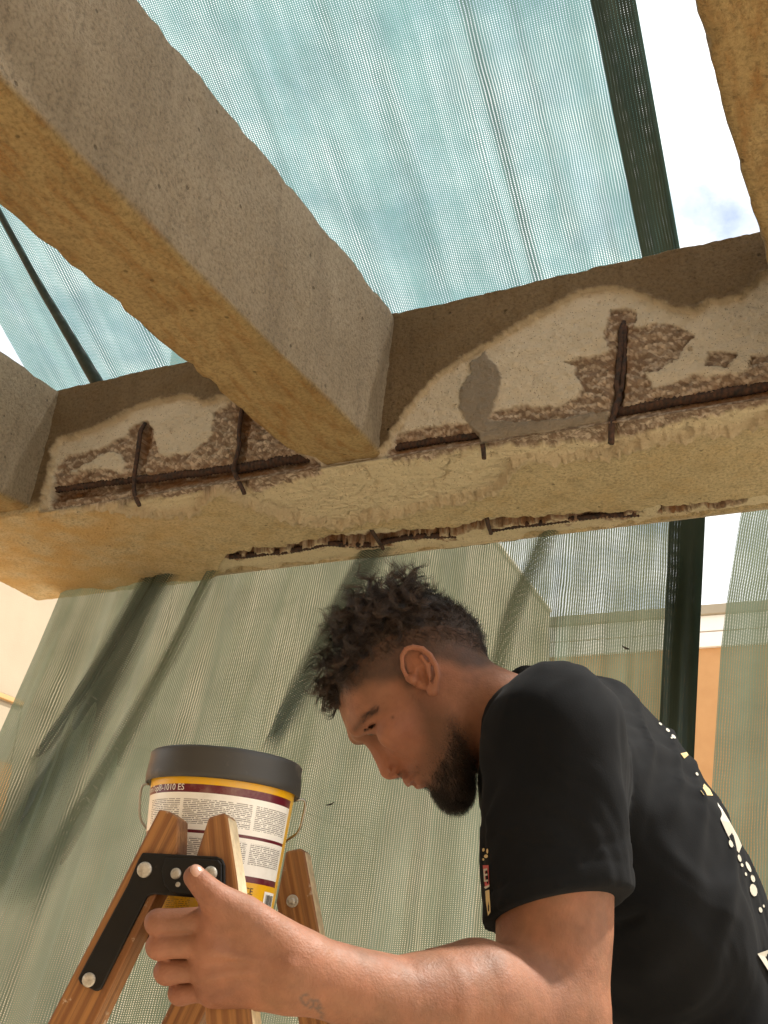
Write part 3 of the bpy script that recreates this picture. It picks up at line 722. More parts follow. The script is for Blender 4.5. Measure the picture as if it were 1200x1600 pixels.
# ================================================================== wooden step ladder
nearp, farp = at(343, 1276, 0.97), at(462, 1329, 1.21)
WD = farp-nearp; lad_w = float(np.linalg.norm(WD[:2])); WD[2] = 0; WD /= np.linalg.norm(WD)
SD = np.array([WD[1], -WD[0], 0.0])                 # along the side of the ladder, to the right in the picture
t = NT('ladder_wood')
gm = t.n.new('ShaderNodeAttribute'); gm.attribute_name = 'grain'
gv = gm.outputs['Vector']
g = t.noise(1.0, 6, 0.62, t.mapping((260, 5, 260), vec=gv), 0.6); g2n = t.noise(1.0, 4, 0.5, t.mapping((22, 1.4, 22), vec=gv), 1.2)
wv_ = t.n.new('ShaderNodeTexWave'); wv_.wave_type = 'BANDS'; wv_.bands_direction = 'X'; wv_.inputs['Scale'].default_value = 28; wv_.inputs['Distortion'].default_value = 5.0
wv_.inputs['Detail'].default_value = 3; wv_.inputs['Detail Scale'].default_value = 0.6; t.l(t.mapping((1, 0.10, 1), vec=gv), wv_.inputs['Vector'])
c = t.mix(t.ramp(wv_.outputs['Fac'], [(0.25, 0.0), (0.85, 1.0)]), (0.31, 0.138, 0.041), (0.19, 0.073, 0.021))
c = t.mix(t.math('MULTIPLY', t.ramp(g, [(0.45, 0.0), (0.7, 1.0)]), 0.7), c, (0.08, 0.028, 0.009))
c = t.mix(t.math('MULTIPLY', t.ramp(g2n, [(0.5, 0.0), (0.8, 1.0)]), 0.5), c, (0.40, 0.19, 0.06))
splash = t.ramp(t.noise(34, 5, 0.7), [(0.615, 0.0), (0.66, 0.6)])
c = t.mix(splash, c, (0.55, 0.47, 0.36))
M_WOOD = t.set(color=c, rough=t.ramp(g, [(0.3, 0.38), (0.7, 0.6)]), normal=t.bump(g, 0.35, 0.002))
M_BARE = mat_plain('bare_worn_wood', (0.62, 0.50, 0.32), 0.8, 0, 0.25, 90, 0.3)
M_PLATE = NT('black_hinge_steel')
nn_ = M_PLATE.noise(26, 6, 0.7)
M_PLATE = M_PLATE.set(color=M_PLATE.mix(M_PLATE.ramp(nn_, [(0.66, 0.0), (0.75, 0.7)]), (0.006, 0.0055, 0.005), (0.16, 0.135, 0.10)), rough=M_PLATE.ramp(nn_, [(0.3, 0.35), (0.7, 0.65)]), Specular_IOR_Level=0.28)
t = NT('galvanised_bolt'); nb = t.noise(120, 5, 0.7)
M_BOLT = t.set(color=t.mix(t.ramp(nb, [(0.35, 0.0), (0.65, 1.0)]), (0.30, 0.27, 0.22), (0.62, 0.58, 0.50)), rough=0.5, metal=0.6, normal=t.bump(nb, 0.4, 0.002))

ladder = empty('step_ladder', tuple(np.array([nearp[0], nearp[1], 0])+WD*lad_w/2))
tag(ladder, 'worn wooden step ladder with black steel hinge plate under the bucket', 'ladder')
def side_plane(off): return WD, float(WD@nearp)+off
def on_side(p, off): n, c_ = side_plane(off); return on_plane(p[0], p[1], n, c_)
def slab(name, poly, off, th, mat, parent, bevel=0.0015, edge_mat=None, edge_pick=None):
    pts = [on_side(p, off) if len(p) == 2 else np.array(p) for p in poly]
    V0 = np.array(pts); n = len(V0)
    V1 = V0+WD*th
    c0 = V0.mean(0)
    ax = V0[-1]-V0[0]
    Vv = np.concatenate([V0, V1]); Fv = [tuple(range(n))[::-1], tuple(range(n, 2*n))]+[(i, (i+1) % n, n+(i+1) % n, n+i) for i in range(n)]
    o = mesh_obj(name, Vv, Fv, mat, parent)
    # grain runs along the piece
    L = (V0.max(0)-V0.min(0)); d = V0-c0; u, s_, vt = np.linalg.svd(d); a = vt[0]; a = a*np.sign(a[2] if abs(a[2]) > 1e-6 else 1); b = np.cross(a, WD)
    G = np.stack([(Vv-c0)@b, (Vv-c0)@a+random.random()*7, (Vv-c0)@WD], 1)
    at_ = o.data.attributes.new('grain', 'FLOAT_VECTOR', 'POINT'); at_.data.foreach_set('vector', G.astype(np.float32).ravel())
    if edge_mat:
        o.data.materials.append(edge_mat)
        for k, f in enumerate(o.data.polygons):
            if k >= 2 and (k-2) in edge_pick: f.material_index = 1
    if bevel:
        bv = o.modifiers.new('bevel', 'BEVEL'); bv.width = bevel; bv.segments = 2; bv.limit_method = 'ANGLE'
    return o
def to_ground(p, q_, off, below=0.0):    # continue line p->q (pixels on the side plane) to the floor
    a, b = on_side(p, off), on_side(q_, off); return tuple(a+(b-a)*((below-a[2])/(b[2]-a[2])))
TH = 0.026
r1 = [(248, 1265), (263, 1267), (279, 1279), (277, 1332)]
rail_a = slab('front_rail', r1+[to_ground((277, 1332), (147, 1600), 0), to_ground((248, 1265), (73, 1600), 0)], 0.0, TH, M_WOOD, ladder)
r2 = [(325, 1277), (350, 1269), (357, 1277), (372, 1375)]
rail_b = slab('rear_rail', r2+[to_ground((372, 1375), (396, 1600), 0.0), to_ground((305, 1400), (319, 1600), 0.0), (303, 1345)], 0.0012, TH, M_WOOD, ladder, 0.0025, M_BARE, [2, 3])
# far side of the frame
def shift(poly3, off): return [tuple(np.array(p)+WD*off) for p in poly3]
FO = lad_w-TH
f2 = [(446, 1330), (470, 1325), (477, 1331), (503, 1473)]
slab('rear_rail', f2+[to_ground((477, 1331), (503, 1473), lad_w), to_ground((432, 1440), (462, 1600), lad_w), (431, 1410)], lad_w, TH, M_WOOD, ladder, 0.0025, M_BARE, [2, 3])
a3 = [np.array(p) if len(p) == 3 else on_side(p, 0.0) for p in r1+[to_ground((277, 1332), (147, 1600), 0), to_ground((248, 1265), (73, 1600), 0)]]
slab('front_rail', shift(a3, lad_w), 0, TH, M_WOOD, ladder)
# treads between the near and far front rails, and one board carrying the bucket
TOPZ = None
def cross_board(name, pl, pr, z, th, w0, w1):
    # board spanning the ladder: pl, pr are horizontal offsets along SD from nearp
    a = np.array([nearp[0], nearp[1], z])
    c0 = [a+SD*pl+WD*w0, a+SD*pr+WD*w0, a+SD*pr+WD*w1, a+SD*pl+WD*w1]
    Vb = np.array(c0+[p+np.array([0, 0, th]) for p in c0])
    o = mesh_obj(name, Vb, [(3, 2, 1, 0), (4, 5, 6, 7)]+[(i, (i+1) % 4, 4+(i+1) % 4, 4+i) for i in range(4)], M_WOOD, ladder)
    G = np.stack([(Vb-a)@SD, (Vb-a)@WD, Vb[:, 2]], 1)
    at_ = o.data.attributes.new('grain', 'FLOAT_VECTOR', 'POINT'); at_.data.foreach_set('vector', G.astype(np.float32).ravel())
    bv = o.modifiers.new('bevel', 'BEVEL'); bv.width = 0.003; bv.segments = 2
    return o
# hinge plate, its pivot and bolts
def disc(name, p, off, r, mat, parent, dome=0.35, seg=20, th=0.0):
    c_ = on_side(p, off); ring_ = []
    for k, (rr, hh) in enumerate(((1.0, 0.0), (1.0, 0.14), (0.86, dome*0.7), (0.5, dome*0.95), (0.0, dome))):
        for s in range(seg):
            an = 2*math.pi*s/seg; ring_.append(c_+(SD*math.cos(an)+np.array([0, 0, 1])*math.sin(an))*r*rr-WD*r*hh)
    return mesh_obj(name, np.array(ring_), np.concatenate([np.stack([k*seg+np.arange(seg), k*seg+(np.arange(seg)+1) % seg, (k+1)*seg+(np.arange(seg)+1) % seg, (k+1)*seg+np.arange(seg)], 1) for k in range(4)]), mat, parent, True)
plate_px = [(222, 1332), (338, 1338), (347, 1342), (351, 1352), (351, 1392), (345, 1409), (300, 1402), (240, 1397), (230, 1400), (163, 1534), (157, 1546), (149, 1549), (125, 1537), (121, 1529), (127, 1517), (199, 1382), (215, 1344)]
hinge = slab('hinge_plate', plate_px, -0.0042, 0.004, M_PLATE, ladder, 0.0012)
leaf = slab('hinge_leaf', [(258, 1340), (340, 1343), (346, 1350), (346, 1393), (338, 1402), (268, 1396), (256, 1382), (252, 1360)], -0.0070, 0.0026, M_PLATE, ladder, 0.001)
for p, r in (((226, 1359), 12), ((139, 1531), 10.5)):
    disc('bolt', p, -0.0043, r/1700*0.965, M_BOLT, hinge)
for p, r in (((275, 1365), 8.5), ((329, 1365), 11)):
    disc('bolt', p, -0.0071, r/1700*0.965, M_BOLT, leaf, 0.45)
disc('screw', (278, 1382), -0.0071, 0.0022, M_BOLT, leaf)
disc('washer', (457, 1408), lad_w-0.0005, 9.5/1700*1.2, M_BOLT, ladder, 0.22); disc('bolt', (457, 1408), lad_w-0.0025, 5.0/1700*1.2, M_BOLT, ladder, 0.7)

# ================================================================== bucket of repair mortar
BW = 1.095
b_top = at(349, 1232, BW); b_bot = at(320, 1437, BW-0.05)
ax = b_top-b_bot; b_h = float(np.linalg.norm(ax)); ax /= b_h
tocam = CO-b_bot; tocam -= ax*(tocam@ax); tocam /= np.linalg.norm(tocam); bside = np.cross(ax, tocam); bside = bside if bside@RT > 0 else -bside
R_T, R_B = 0.0720, 0.0630
brad = lambda h: R_B+(R_T-R_B)*h/b_h
def bp(th, h, dr=0.0):                   # th 0 faces the lens, positive to the right
    r = brad(h)+dr
    return b_bot+ax*h+(tocam*math.cos(th)+bside*math.sin(th))*r
def lathe(name, prof_, mat, parent, seg=72, uvs=False, cap=True):
    an = np.linspace(-math.pi, math.pi, seg+1)
    Vl = np.array([[b_bot+ax*h+(tocam*math.cos(a)+bside*math.sin(a))*r for a in an] for r, h in prof_])
    UVl = np.array([[(a*R_T, h) for a in an] for r, h in prof_])
    return mesh_obj(name, Vl.reshape(-1, 3), grid_faces(len(prof_), seg+1), mat, parent, True, uv=UVl.reshape(-1, 2))
bucket = empty('mortar_bucket', tuple(b_bot))
tag(bucket, 'yellow bucket with a grey lid and white label standing on the step ladder', 'bucket')
t = NT('bucket_print')
uvx = t.n.new('ShaderNodeSeparateXYZ'); t.l(t.tc('UV'), uvx.inputs[0]); bu, bv_ = uvx.outputs[0], uvx.outputs[1]
hN = t.math('DIVIDE', bv_, b_h)
def between(x, a, b): return t.math('MULTIPLY', t.math('GREATER_THAN', x, a), t.math('LESS_THAN', x, b))
# print layout, from the top of the wall (1) to the bottom (0)
yel = t.mix(t.ramp(t.noise(14, 5), [(0.3, 0.0), (0.7, 1.0)]), (0.78, 0.43, 0.008), (0.70, 0.37, 0.008))
mar, wht = (0.115, 0.008, 0.018), (0.86, 0.84, 0.78)
in_lab = between(bu, -0.30, 0.089)
rowf = t.math('MULTIPLY', hN, 74.0); row = t.math('FLOOR', rowf); rf = t.math('FRACT', rowf)
cmb = t.n.new('ShaderNodeCombineXYZ'); t.l(t.math('MULTIPLY', bu, 520.0), cmb.inputs[0]); t.l(t.math('MULTIPLY', row, 7.31), cmb.inputs[1])
wnz = t.n.new('ShaderNodeTexNoise'); wnz.inputs['Scale'].default_value = 1.0; wnz.inputs['Detail'].default_value = 2; t.l(cmb.outputs[0], wnz.inputs['Vector'])
ink = t.math('MULTIPLY', t.math('GREATER_THAN', wnz.outputs['Fac'], 0.42), between(rf, 0.2, 0.72))
cols = t.math('ADD', t.math('ADD', between(bu, -0.088, -0.042), between(bu, -0.038, 0.032)), between(bu, 0.036, 0.084))
band1 = t.math('MULTIPLY', between(hN, 0.640, 0.820), cols); band2 = t.math('MULTIPLY', between(hN, 0.395, 0.545), cols)
gap = t.noise(60, 2, 0.5, t.tc('UV'))
ink = t.math('MULTIPLY', t.math('MULTIPLY', ink, t.math('ADD', band1, band2)), 0.8)
lab = t.mix(ink, wht, (0.10, 0.085, 0.075))
for a, b in ((0.868, 0.930), (0.575, 0.598), (0.268, 0.312)):
    lab = t.mix(between(hN, a, b), lab, mar)
col_ = t.mix(t.math('MULTIPLY', in_lab, between(hN, 0.268, 0.930)), yel, lab)
# small print box on the yellow foot
fine_ = t.math('MULTIPLY', t.math('MULTIPLY', t.math('GREATER_THAN', wnz.outputs['Fac'], 0.47), between(rf, 0.3, 0.65)), t.math('MULTIPLY', between(bu, 0.020, 0.052), between(hN, 0.035, 0.17)))
fine2 = t.math('MULTIPLY', t.math('MULTIPLY', t.math('GREATER_THAN', wnz.outputs['Fac'], 0.47), between(rf, 0.3, 0.65)), t.math('MULTIPLY', between(bu, -0.045, -0.018), between(hN, 0.035, 0.20)))
col_ = t.mix(t.math('MULTIPLY', t.math('ADD', fine_, fine2), 0.8), col_, (0.12, 0.07, 0.01))
dirt = t.ramp(t.noise(22, 6, 0.7), [(0.52, 0.0), (0.75, 0.35)])
col_ = t.mix(dirt, col_, (0.45, 0.38, 0.28))
M_BUCKET = t.set(color=col_, rough=0.32, normal=t.bump(t.noise(9, 2), 0.05, 0.01), Specular_IOR_Level=0.5)
t = NT('grey_lid'); nl = t.noise(30, 6, 0.65); ns = t.noise(8, 4, 0.6, t.mapping((1, 1, 6)))
M_LID = t.set(color=t.mix(t.ramp(nl, [(0.55, 0.0), (0.75, 0.55)]), (0.036, 0.034, 0.031), (0.20, 0.175, 0.14)), rough=t.ramp(ns, [(0.3, 0.42), (0.7, 0.6)]))
lathe('wall', [(R_B-0.004, -0.002), (R_B, 0.0), (R_B+0.0005, 0.002)]+[(brad(h), h) for h in np.linspace(0.006, b_h, 12)], M_BUCKET, bucket)
lathe('base', [(0.0005, 0.004), (R_B-0.008, 0.004), (R_B-0.004, -0.002)], M_BUCKET, bucket)
RL = R_T+0.0055; LH = 0.0275
lathe('lid', [(R_T+0.0005, b_h-0.001), (RL-0.0015, b_h-0.003), (RL, b_h-0.002), (RL+0.0005, b_h+0.004), (RL-0.001, b_h+LH*0.8), (RL-0.0005, b_h+LH*0.93), (RL-0.002, b_h+LH), (RL-0.006, b_h+LH+0.0005), (RL-0.009, b_h+LH-0.004), (0.0005, b_h+LH-0.004)], M_LID, bucket)
# the bail hangs behind
M_WIRE = mat_plain('bail_wire', (0.30, 0.28, 0.24), 0.4, 0.9, 0.2, 60)
hb = b_h-0.006
bail = [bp(1.50, hb, 0.001), bp(1.52, hb+0.006, 0.010), bp(1.56, hb+0.002, 0.013), bp(1.62, hb-0.028, 0.012), bp(1.9, hb-0.036, 0.004)]
bail += [bp(a, hb-0.045, 0.004) for a in np.linspace(2.1, 4.1, 14)]
bail += [bp(4.45, hb-0.036, 0.006), bp(4.62, hb-0.030, 0.009), bp(4.70, hb-0.004, 0.010), bp(4.76, hb+0.004, 0.007), bp(4.80, hb, 0.001)]
tube('bail', bail, 0.0013, M_WIRE, bucket, 8, 0.002)
# lettering
def glyphs(txt, size):
    cu = bpy.data.curves.new('lettering', 'FONT'); cu.body = txt; cu.size = size; cu.resolution_u = 3
    ob = bpy.data.objects.new('lettering', cu); COL.objects.link(ob)
    bpy.context.view_layer.update()
    me = ob.evaluated_get(bpy.context.evaluated_depsgraph_get()).to_mesh()
    Vt = np.array([v.co[:] for v in me.vertices]); Ft = [tuple(p.vertices) for p in me.polygons]
    ob.to_mesh_clear(); bpy.data.objects.remove(ob); bpy.data.curves.remove(cu)
    return Vt, Ft
def wrap_text(txt, size, th_end, h, mat, align='R', bold=0.0, squeeze=1.0):
    Vt, Ft = glyphs(txt, size); w = Vt[:, 0].max()*squeeze
    s0 = th_end*R_T-(w if align == 'R' else 0)
    V3 = np.array([bp((s0+x*squeeze)/brad(h), h+y, 0.0005) for x, y, _ in Vt])
    return mesh_obj('lettering', V3, Ft, mat, bucket)
M_INKW = mat_plain('white_ink', (0.8, 0.78, 0.72), 0.5, 0, 0.03); M_INKB = mat_plain('black_ink', (0.03, 0.02, 0.015), 0.5, 0, 0.05)
wrap_text('Sika MonoTop\u00ae-1010 ES', 0.0082, -0.53, b_h*0.883, M_INKW)
wrap_text('CE', 0.0085, 0.46, b_h*0.185, M_INKB, 'L')
# barcode
def patch(name, u0, u1, h0, h1, dr, mat, parent):
    us = np.linspace(u0, u1, 6)
    V3 = [bp(u_/R_T, h_, dr) for h_ in (h0, h1) for u_ in us]
    return mesh_obj(name, np.array(V3), grid_faces(2, 6), mat, parent)
bc = patch('barcode_panel', 0.066, 0.088, b_h*0.015, b_h*0.225, 0.0004, M_INKW, bucket)
Vb, Fb = [], []; x = 0.069
while x < 0.0855:
    w = random.choice((0.0005, 0.0005, 0.0009, 0.0013)); k = len(Vb)
    Vb += [bp(u_/R_T, h_, 0.0008) for u_, h_ in ((x, b_h*0.06), (x+w, b_h*0.06), (x+w, b_h*0.205), (x, b_h*0.205))]; Fb.append((k, k+1, k+2, k+3)); x += w+random.choice((0.0005, 0.0007, 0.001))
mesh_obj('barcode', np.array(Vb), Fb, M_INKB, bucket)
# board under the bucket and steps further down
cross_board('shelf', -0.075, 0.012, float(b_bot[2])-0.026, 0.022, TH+0.001, lad_w-0.001)
zz = 0.30
while zz < float(b_bot[2])-0.2:
    fr = on_side((200, 1430), 0); d1 = (on_side((73, 1600), 0)-on_side((248, 1265), 0)); u_ = on_side((263, 1267), 0)+d1*((zz-on_side((263, 1267), 0)[2])/d1[2])
    sx = float((u_-nearp)@SD)
    cross_board('tread', sx-0.02, sx+0.07, zz, 0.022, TH+0.001, lad_w-0.001); zz += 0.25
# ================================================================== the man: signed-distance body turned into one skin
def cpx(x_, y_, w): return np.array([(x_-600)/FPX*w, (800-y_)/FPX*w, w])
def w2c(d): return np.array([d@RT, d@UP, d@FW])
ZC = w2c(np.array([0, 0, 1.0]))
LH_ = w2c(np.array([math.sin(YAW), -math.cos(YAW), 0]))            # level, towards the camera
def norm(v): return v/np.linalg.norm(v)
def rot_about(v, k, a): return v*math.cos(a)+np.cross(k, v)*math.sin(a)+k*(k@v)*(1-math.cos(a))

def smin(a, b, k):
    h = np.maximum(k-np.abs(a-b), 0)/k
    return np.minimum(a, b)-h*h*k*0.25
def smax(a, b, k): return -smin(-a, -b, k)
def sd_cone(P, a, b, ra, rb):
    e = b-a; t_ = np.clip(((P-a)@e)/(e@e), 0, 1)
    return np.sqrt(((P-a-t_[:, None]*e)**2).sum(1))-(ra+(rb-ra)*t_)
def sd_ell(P, c, axes, r):
    q_ = (P-c)@np.stack(axes, 1); r = np.asarray(r)
    k0 = np.sqrt(((q_/r)**2).sum(1)); k1 = np.sqrt(((q_/r**2)**2).sum(1))+1e-9
    return k0*(k0-1)/k1
def sd_chain(P, pts, rads):
    d = None
    for i in range(len(pts)-1):
        x = sd_cone(P, np.asarray(pts[i]), np.asarray(pts[i+1]), rads[i], rads[i+1]); d = x if d is None else np.minimum(d, x)
    return d
def in_box(P, lo, hi): return ((P > lo) & (P < hi)).all(1)

def surface(fn, lo, hi, h, margin=0.02, block=8):
    """sparse sampling of fn on a grid, naive surface nets -> vertices, quads (camera frame)"""
    lo, hi = np.asarray(lo, float), np.asarray(hi, float)
    nb = np.ceil((hi-lo)/(h*block)).astype(int); n = nb*block
    bc_ = np.stack(np.meshgrid(*[np.arange(k) for k in nb], indexing='ij'), -1).reshape(-1, 3)
    cen = lo+(bc_+0.5)*block*h
    dc = fn(cen)
    act = np.abs(dc) < block*h*0.87+margin
    G = np.empty(tuple(n), np.float32)
    Gb = G.reshape(nb[0], block, nb[1], block, nb[2], block)
    Gb[...] = np.sign(dc).reshape(nb[0], 1, nb[1], 1, nb[2], 1)*0.05
    loc = np.stack(np.meshgrid(*[np.arange(block)]*3, indexing='ij'), -1).reshape(-1, 3)
    ab = bc_[act]
    for s in range(0, len(ab), 400):
        bb = ab[s:s+400]
        pts = lo+((bb[:, None]*block+loc[None])*h).reshape(-1, 3)
        vals = fn(pts).astype(np.float32).reshape(len(bb), block, block, block)
        for k, b in enumerate(bb): Gb[b[0], :, b[1], :, b[2], :] = vals[k]
    S = G < 0
    C = np.zeros(tuple(n-1), np.int8)
    for a in (0, 1):
        for b in (0, 1):
            for c_ in (0, 1): C += S[a:n[0]-1+a, b:n[1]-1+b, c_:n[2]-1+c_]
    cells = np.argwhere((C > 0) & (C < 8))
    ID = np.full(tuple(n-1), -1, np.int32); ID[tuple(cells.T)] = np.arange(len(cells))
    acc = np.zeros((len(cells), 3)); cnt = np.zeros(len(cells))
    cor = [np.array(x) for x in np.ndindex(2, 2, 2)]
    cv = [G[tuple((cells+c_).T)].astype(float) for c_ in cor]
    for i in range(8):
        for j in range(i+1, 8):
            if np.abs(cor[i]-cor[j]).sum() != 1: continue
            m = (cv[i] < 0) != (cv[j] < 0)
            t_ = cv[i]/(cv[i]-cv[j]+1e-20)
            p = cor[i]+(cor[j]-cor[i])*t_[:, None]
            acc[m] += p[m]; cnt[m] += 1
    V_ = lo+(cells+acc/cnt[:, None])*h
    quads = []
    for axis in range(3):
        sl1 = [slice(None)]*3; sl0 = [slice(None)]*3; sl0[axis] = slice(0, -1); sl1[axis] = slice(1, None)
        e = np.argwhere(S[tuple(sl0)] != S[tuple(sl1)])
        o1, o2 = [(1, 2), (2, 0), (0, 1)][axis]
        ok = (e[:, o1] > 0) & (e[:, o2] > 0) & (e[:, o1] < n[o1]-1) & (e[:, o2] < n[o2]-1); e = e[ok]
        fl = S[tuple(e.T)]
        q4 = []
        for d1, d2 in ((1, 1), (0, 1), (0, 0), (1, 0)):
            x = e.copy(); x[:, o1] -= d1; x[:, o2] -= d2; q4.append(ID[tuple(x.T)])
        q4 = np.stack(q4, 1); q4[~fl] = q4[~fl][:, ::-1]
        quads.append(q4[(q4 >= 0).all(1)])
    return V_, np.concatenate(quads)
def relax(V_, Fq, it=2, lam=0.5):
    n = len(V_); e = np.concatenate([Fq[:, [0, 1]], Fq[:, [1, 2]], Fq[:, [2, 3]], Fq[:, [3, 0]]]); e = np.concatenate([e, e[:, ::-1]])
    deg = np.bincount(e[:, 0], minlength=n)
    for _ in range(it):
        A = np.stack([np.bincount(e[:, 0], weights=V_[e[:, 1], k], minlength=n) for k in range(3)], 1)/np.maximum(deg, 1)[:, None]
        V_ = V_+lam*(A-V_)
    return V_
def vnormals(V_, Fq):
    fn_ = np.cross(V_[Fq[:, 2]]-V_[Fq[:, 0]], V_[Fq[:, 3]]-V_[Fq[:, 1]])
    N_ = np.zeros_like(V_)
    for k in range(4):
        for a in range(3): N_[:, a] += np.bincount(Fq[:, k], weights=fn_[:, a], minlength=len(V_))
    return N_/(np.linalg.norm(N_, axis=1)[:, None]+1e-12)

# ---- head frame: F forward, U up, L towards the camera
WH = 1.32
HL = norm(rot_about(LH_, norm(ZC), math.radians(0)))
def ray_plane(x_, y_, lat, O=None):
    d = np.array([(x_-600)/FPX, (800-y_)/FPX, 1.0]); return d*(((HO@HL)+lat)/(d@HL))
HO = cpx(650, 1065, WH)
_p2 = ray_plane(575, 1145, 0.0)
HF = norm(_p2-HO); HU = np.cross(HL, HF); HU = HU if HU@ZC > 0 else -HU
def lp(x_, y_, lat=0.0):                 # photo pixel at a lateral offset -> head frame (f, l, u)
    q_ = ray_plane(x_, y_, lat)-HO; return np.array([q_@HF, lat, q_@HU])
def to_head(P): Q_ = P-HO; return np.stack([Q_@HF, Q_@HL, Q_@HU], 1)
def from_head(p): p = np.asarray(p); return HO+p[..., 0:1]*HF+p[..., 1:2]*HL+p[..., 2:3]*HU

prof_px = [(524, 1078), (529, 1104), (537, 1128), (547, 1143), (557, 1151), (567, 1152), (579, 1152), (592, 1158), (604, 1173), (616, 1191), (628, 1206), (641, 1216), (650, 1218), (660, 1223),
           (671, 1227), (681, 1234), (692, 1243), (704, 1249), (716, 1250), (726, 1243), (731, 1228), (735, 1208), (738, 1180), (740, 1140), (745, 1090), (752, 1040), (752, 1008), (741, 981), (716, 957),
           (680, 940), (635, 933), (592, 944), (557, 972), (535, 1012), (524, 1048)]
prof = np.array([lp(*p)[[0, 2]] for p in prof_px])
# Chaikin smoothing
for _ in range(2):
    prof = np.concatenate([np.stack([0.75*prof+0.25*np.roll(prof, -1, 0), 0.25*prof+0.75*np.roll(prof, -1, 0)], 1)]).reshape(-1, 2)
g_lo = prof.min(0)-0.06; g_hi = prof.max(0)+0.06; gn = np.ceil((g_hi-g_lo)/0.0015).astype(int)
gx, gy = np.meshgrid(np.arange(gn[0]), np.arange(gn[1]), indexing='ij')
gpts = g_lo+np.stack([gx.ravel(), gy.ravel()], 1)*0.0015
_sc = 1000.0
PD = (-poly_sd(gpts*_sc, prof*_sc)/_sc).reshape(gn)
wa = [((640, 985), .077), ((720, 985), .070), ((535, 1050), .064), ((585, 1060), .071), ((575, 1125), .060), ((610, 1130), .067), ((655, 1100), .069), ((690, 1145), .060), ((645, 1195), .046), ((705, 1228), .031),
      ((615, 1185), .052), ((735, 1100), .062), ((560, 990), .070), ((670, 1190), .049), ((560, 1150), .050)]
wpt = np.array([lp(*p)[[0, 2]] for p, _ in wa]); wval = np.array([v for _, v in wa])
wt = np.exp(-((gpts[:, None]-wpt[None])**2).sum(2)/(2*0.026**2))+1e-9
HWID = ((wt@wval)/wt.sum(1)).reshape(gn)
def g_sample(Gd, q_):
    x = np.clip((q_-g_lo)/0.0015, 0, gn-1.001); i = x.astype(int); f = x-i
    return (Gd[i[:, 0], i[:, 1]]*(1-f[:, 0])*(1-f[:, 1])+Gd[i[:, 0]+1, i[:, 1]]*f[:, 0]*(1-f[:, 1])+Gd[i[:, 0], i[:, 1]+1]*(1-f[:, 0])*f[:, 1]+Gd[i[:, 0]+1, i[:, 1]+1]*f[:, 0]*f[:, 1])
I3 = [np.array([1., 0, 0]), np.array([0, 1., 0]), np.array([0, 0, 1.])]
def dirl(a, b): return norm(np.asarray(b)-np.asarray(a))
def base_sdf(p):
    q2 = p[:, [0, 2]]; d2 = g_sample(PD, q2); hw = g_sample(HWID, q2); r = hw*0.96
    al = np.abs(p[:, 1]); pn = 2.35
    a = np.maximum(d2+r, 0); b = np.maximum(al-(hw-r), 0)
    d = (a**pn+b**pn+1e-12)**(1/pn)-r
    out = np.maximum(np.maximum(q2-(g_hi-0.002), g_lo+0.002-q2), 0).max(1); d = d+out
    m = p.copy(); m[:, 1] = al
    d = smin(d, sd_ell(m, lp(614, 1143, .046), I3, (.018, .014, .014)), .028)
    d = smin(d, sd_cone(m, lp(700, 1130, .046), lp(712, 1226, .017), .014, .013), .030)
    return d
def hit(x_, y_, fn=None):                          # where the lens ray through a photo pixel meets the head
    d = np.array([(x_-600)/FPX, (800-y_)/FPX, 1.0]); d /= np.linalg.norm(d); s_ = 1.1
    best = (9, None)
    for _ in range(80):
        p = to_head((d*s_)[None]); v = float((fn or base_sdf)(p)[0])
        if v < best[0]: best = (v, p[0])
        if v < 0.0004 or s_ > 1.34/d[2]: break
        s_ += max(v*0.6, 0.0004)
    return best[1]
HP = {k: hit(*k) for k in [(579, 1135), (570, 1139), (588, 1131), (575, 1149), (559, 1135), (568, 1122), (584, 1112), (653, 1208), (622, 1193), (640, 1196)]}
IN = lambda k, dl, df=0.0, du=0.0: HP[k]+np.array([df, -dl, du])
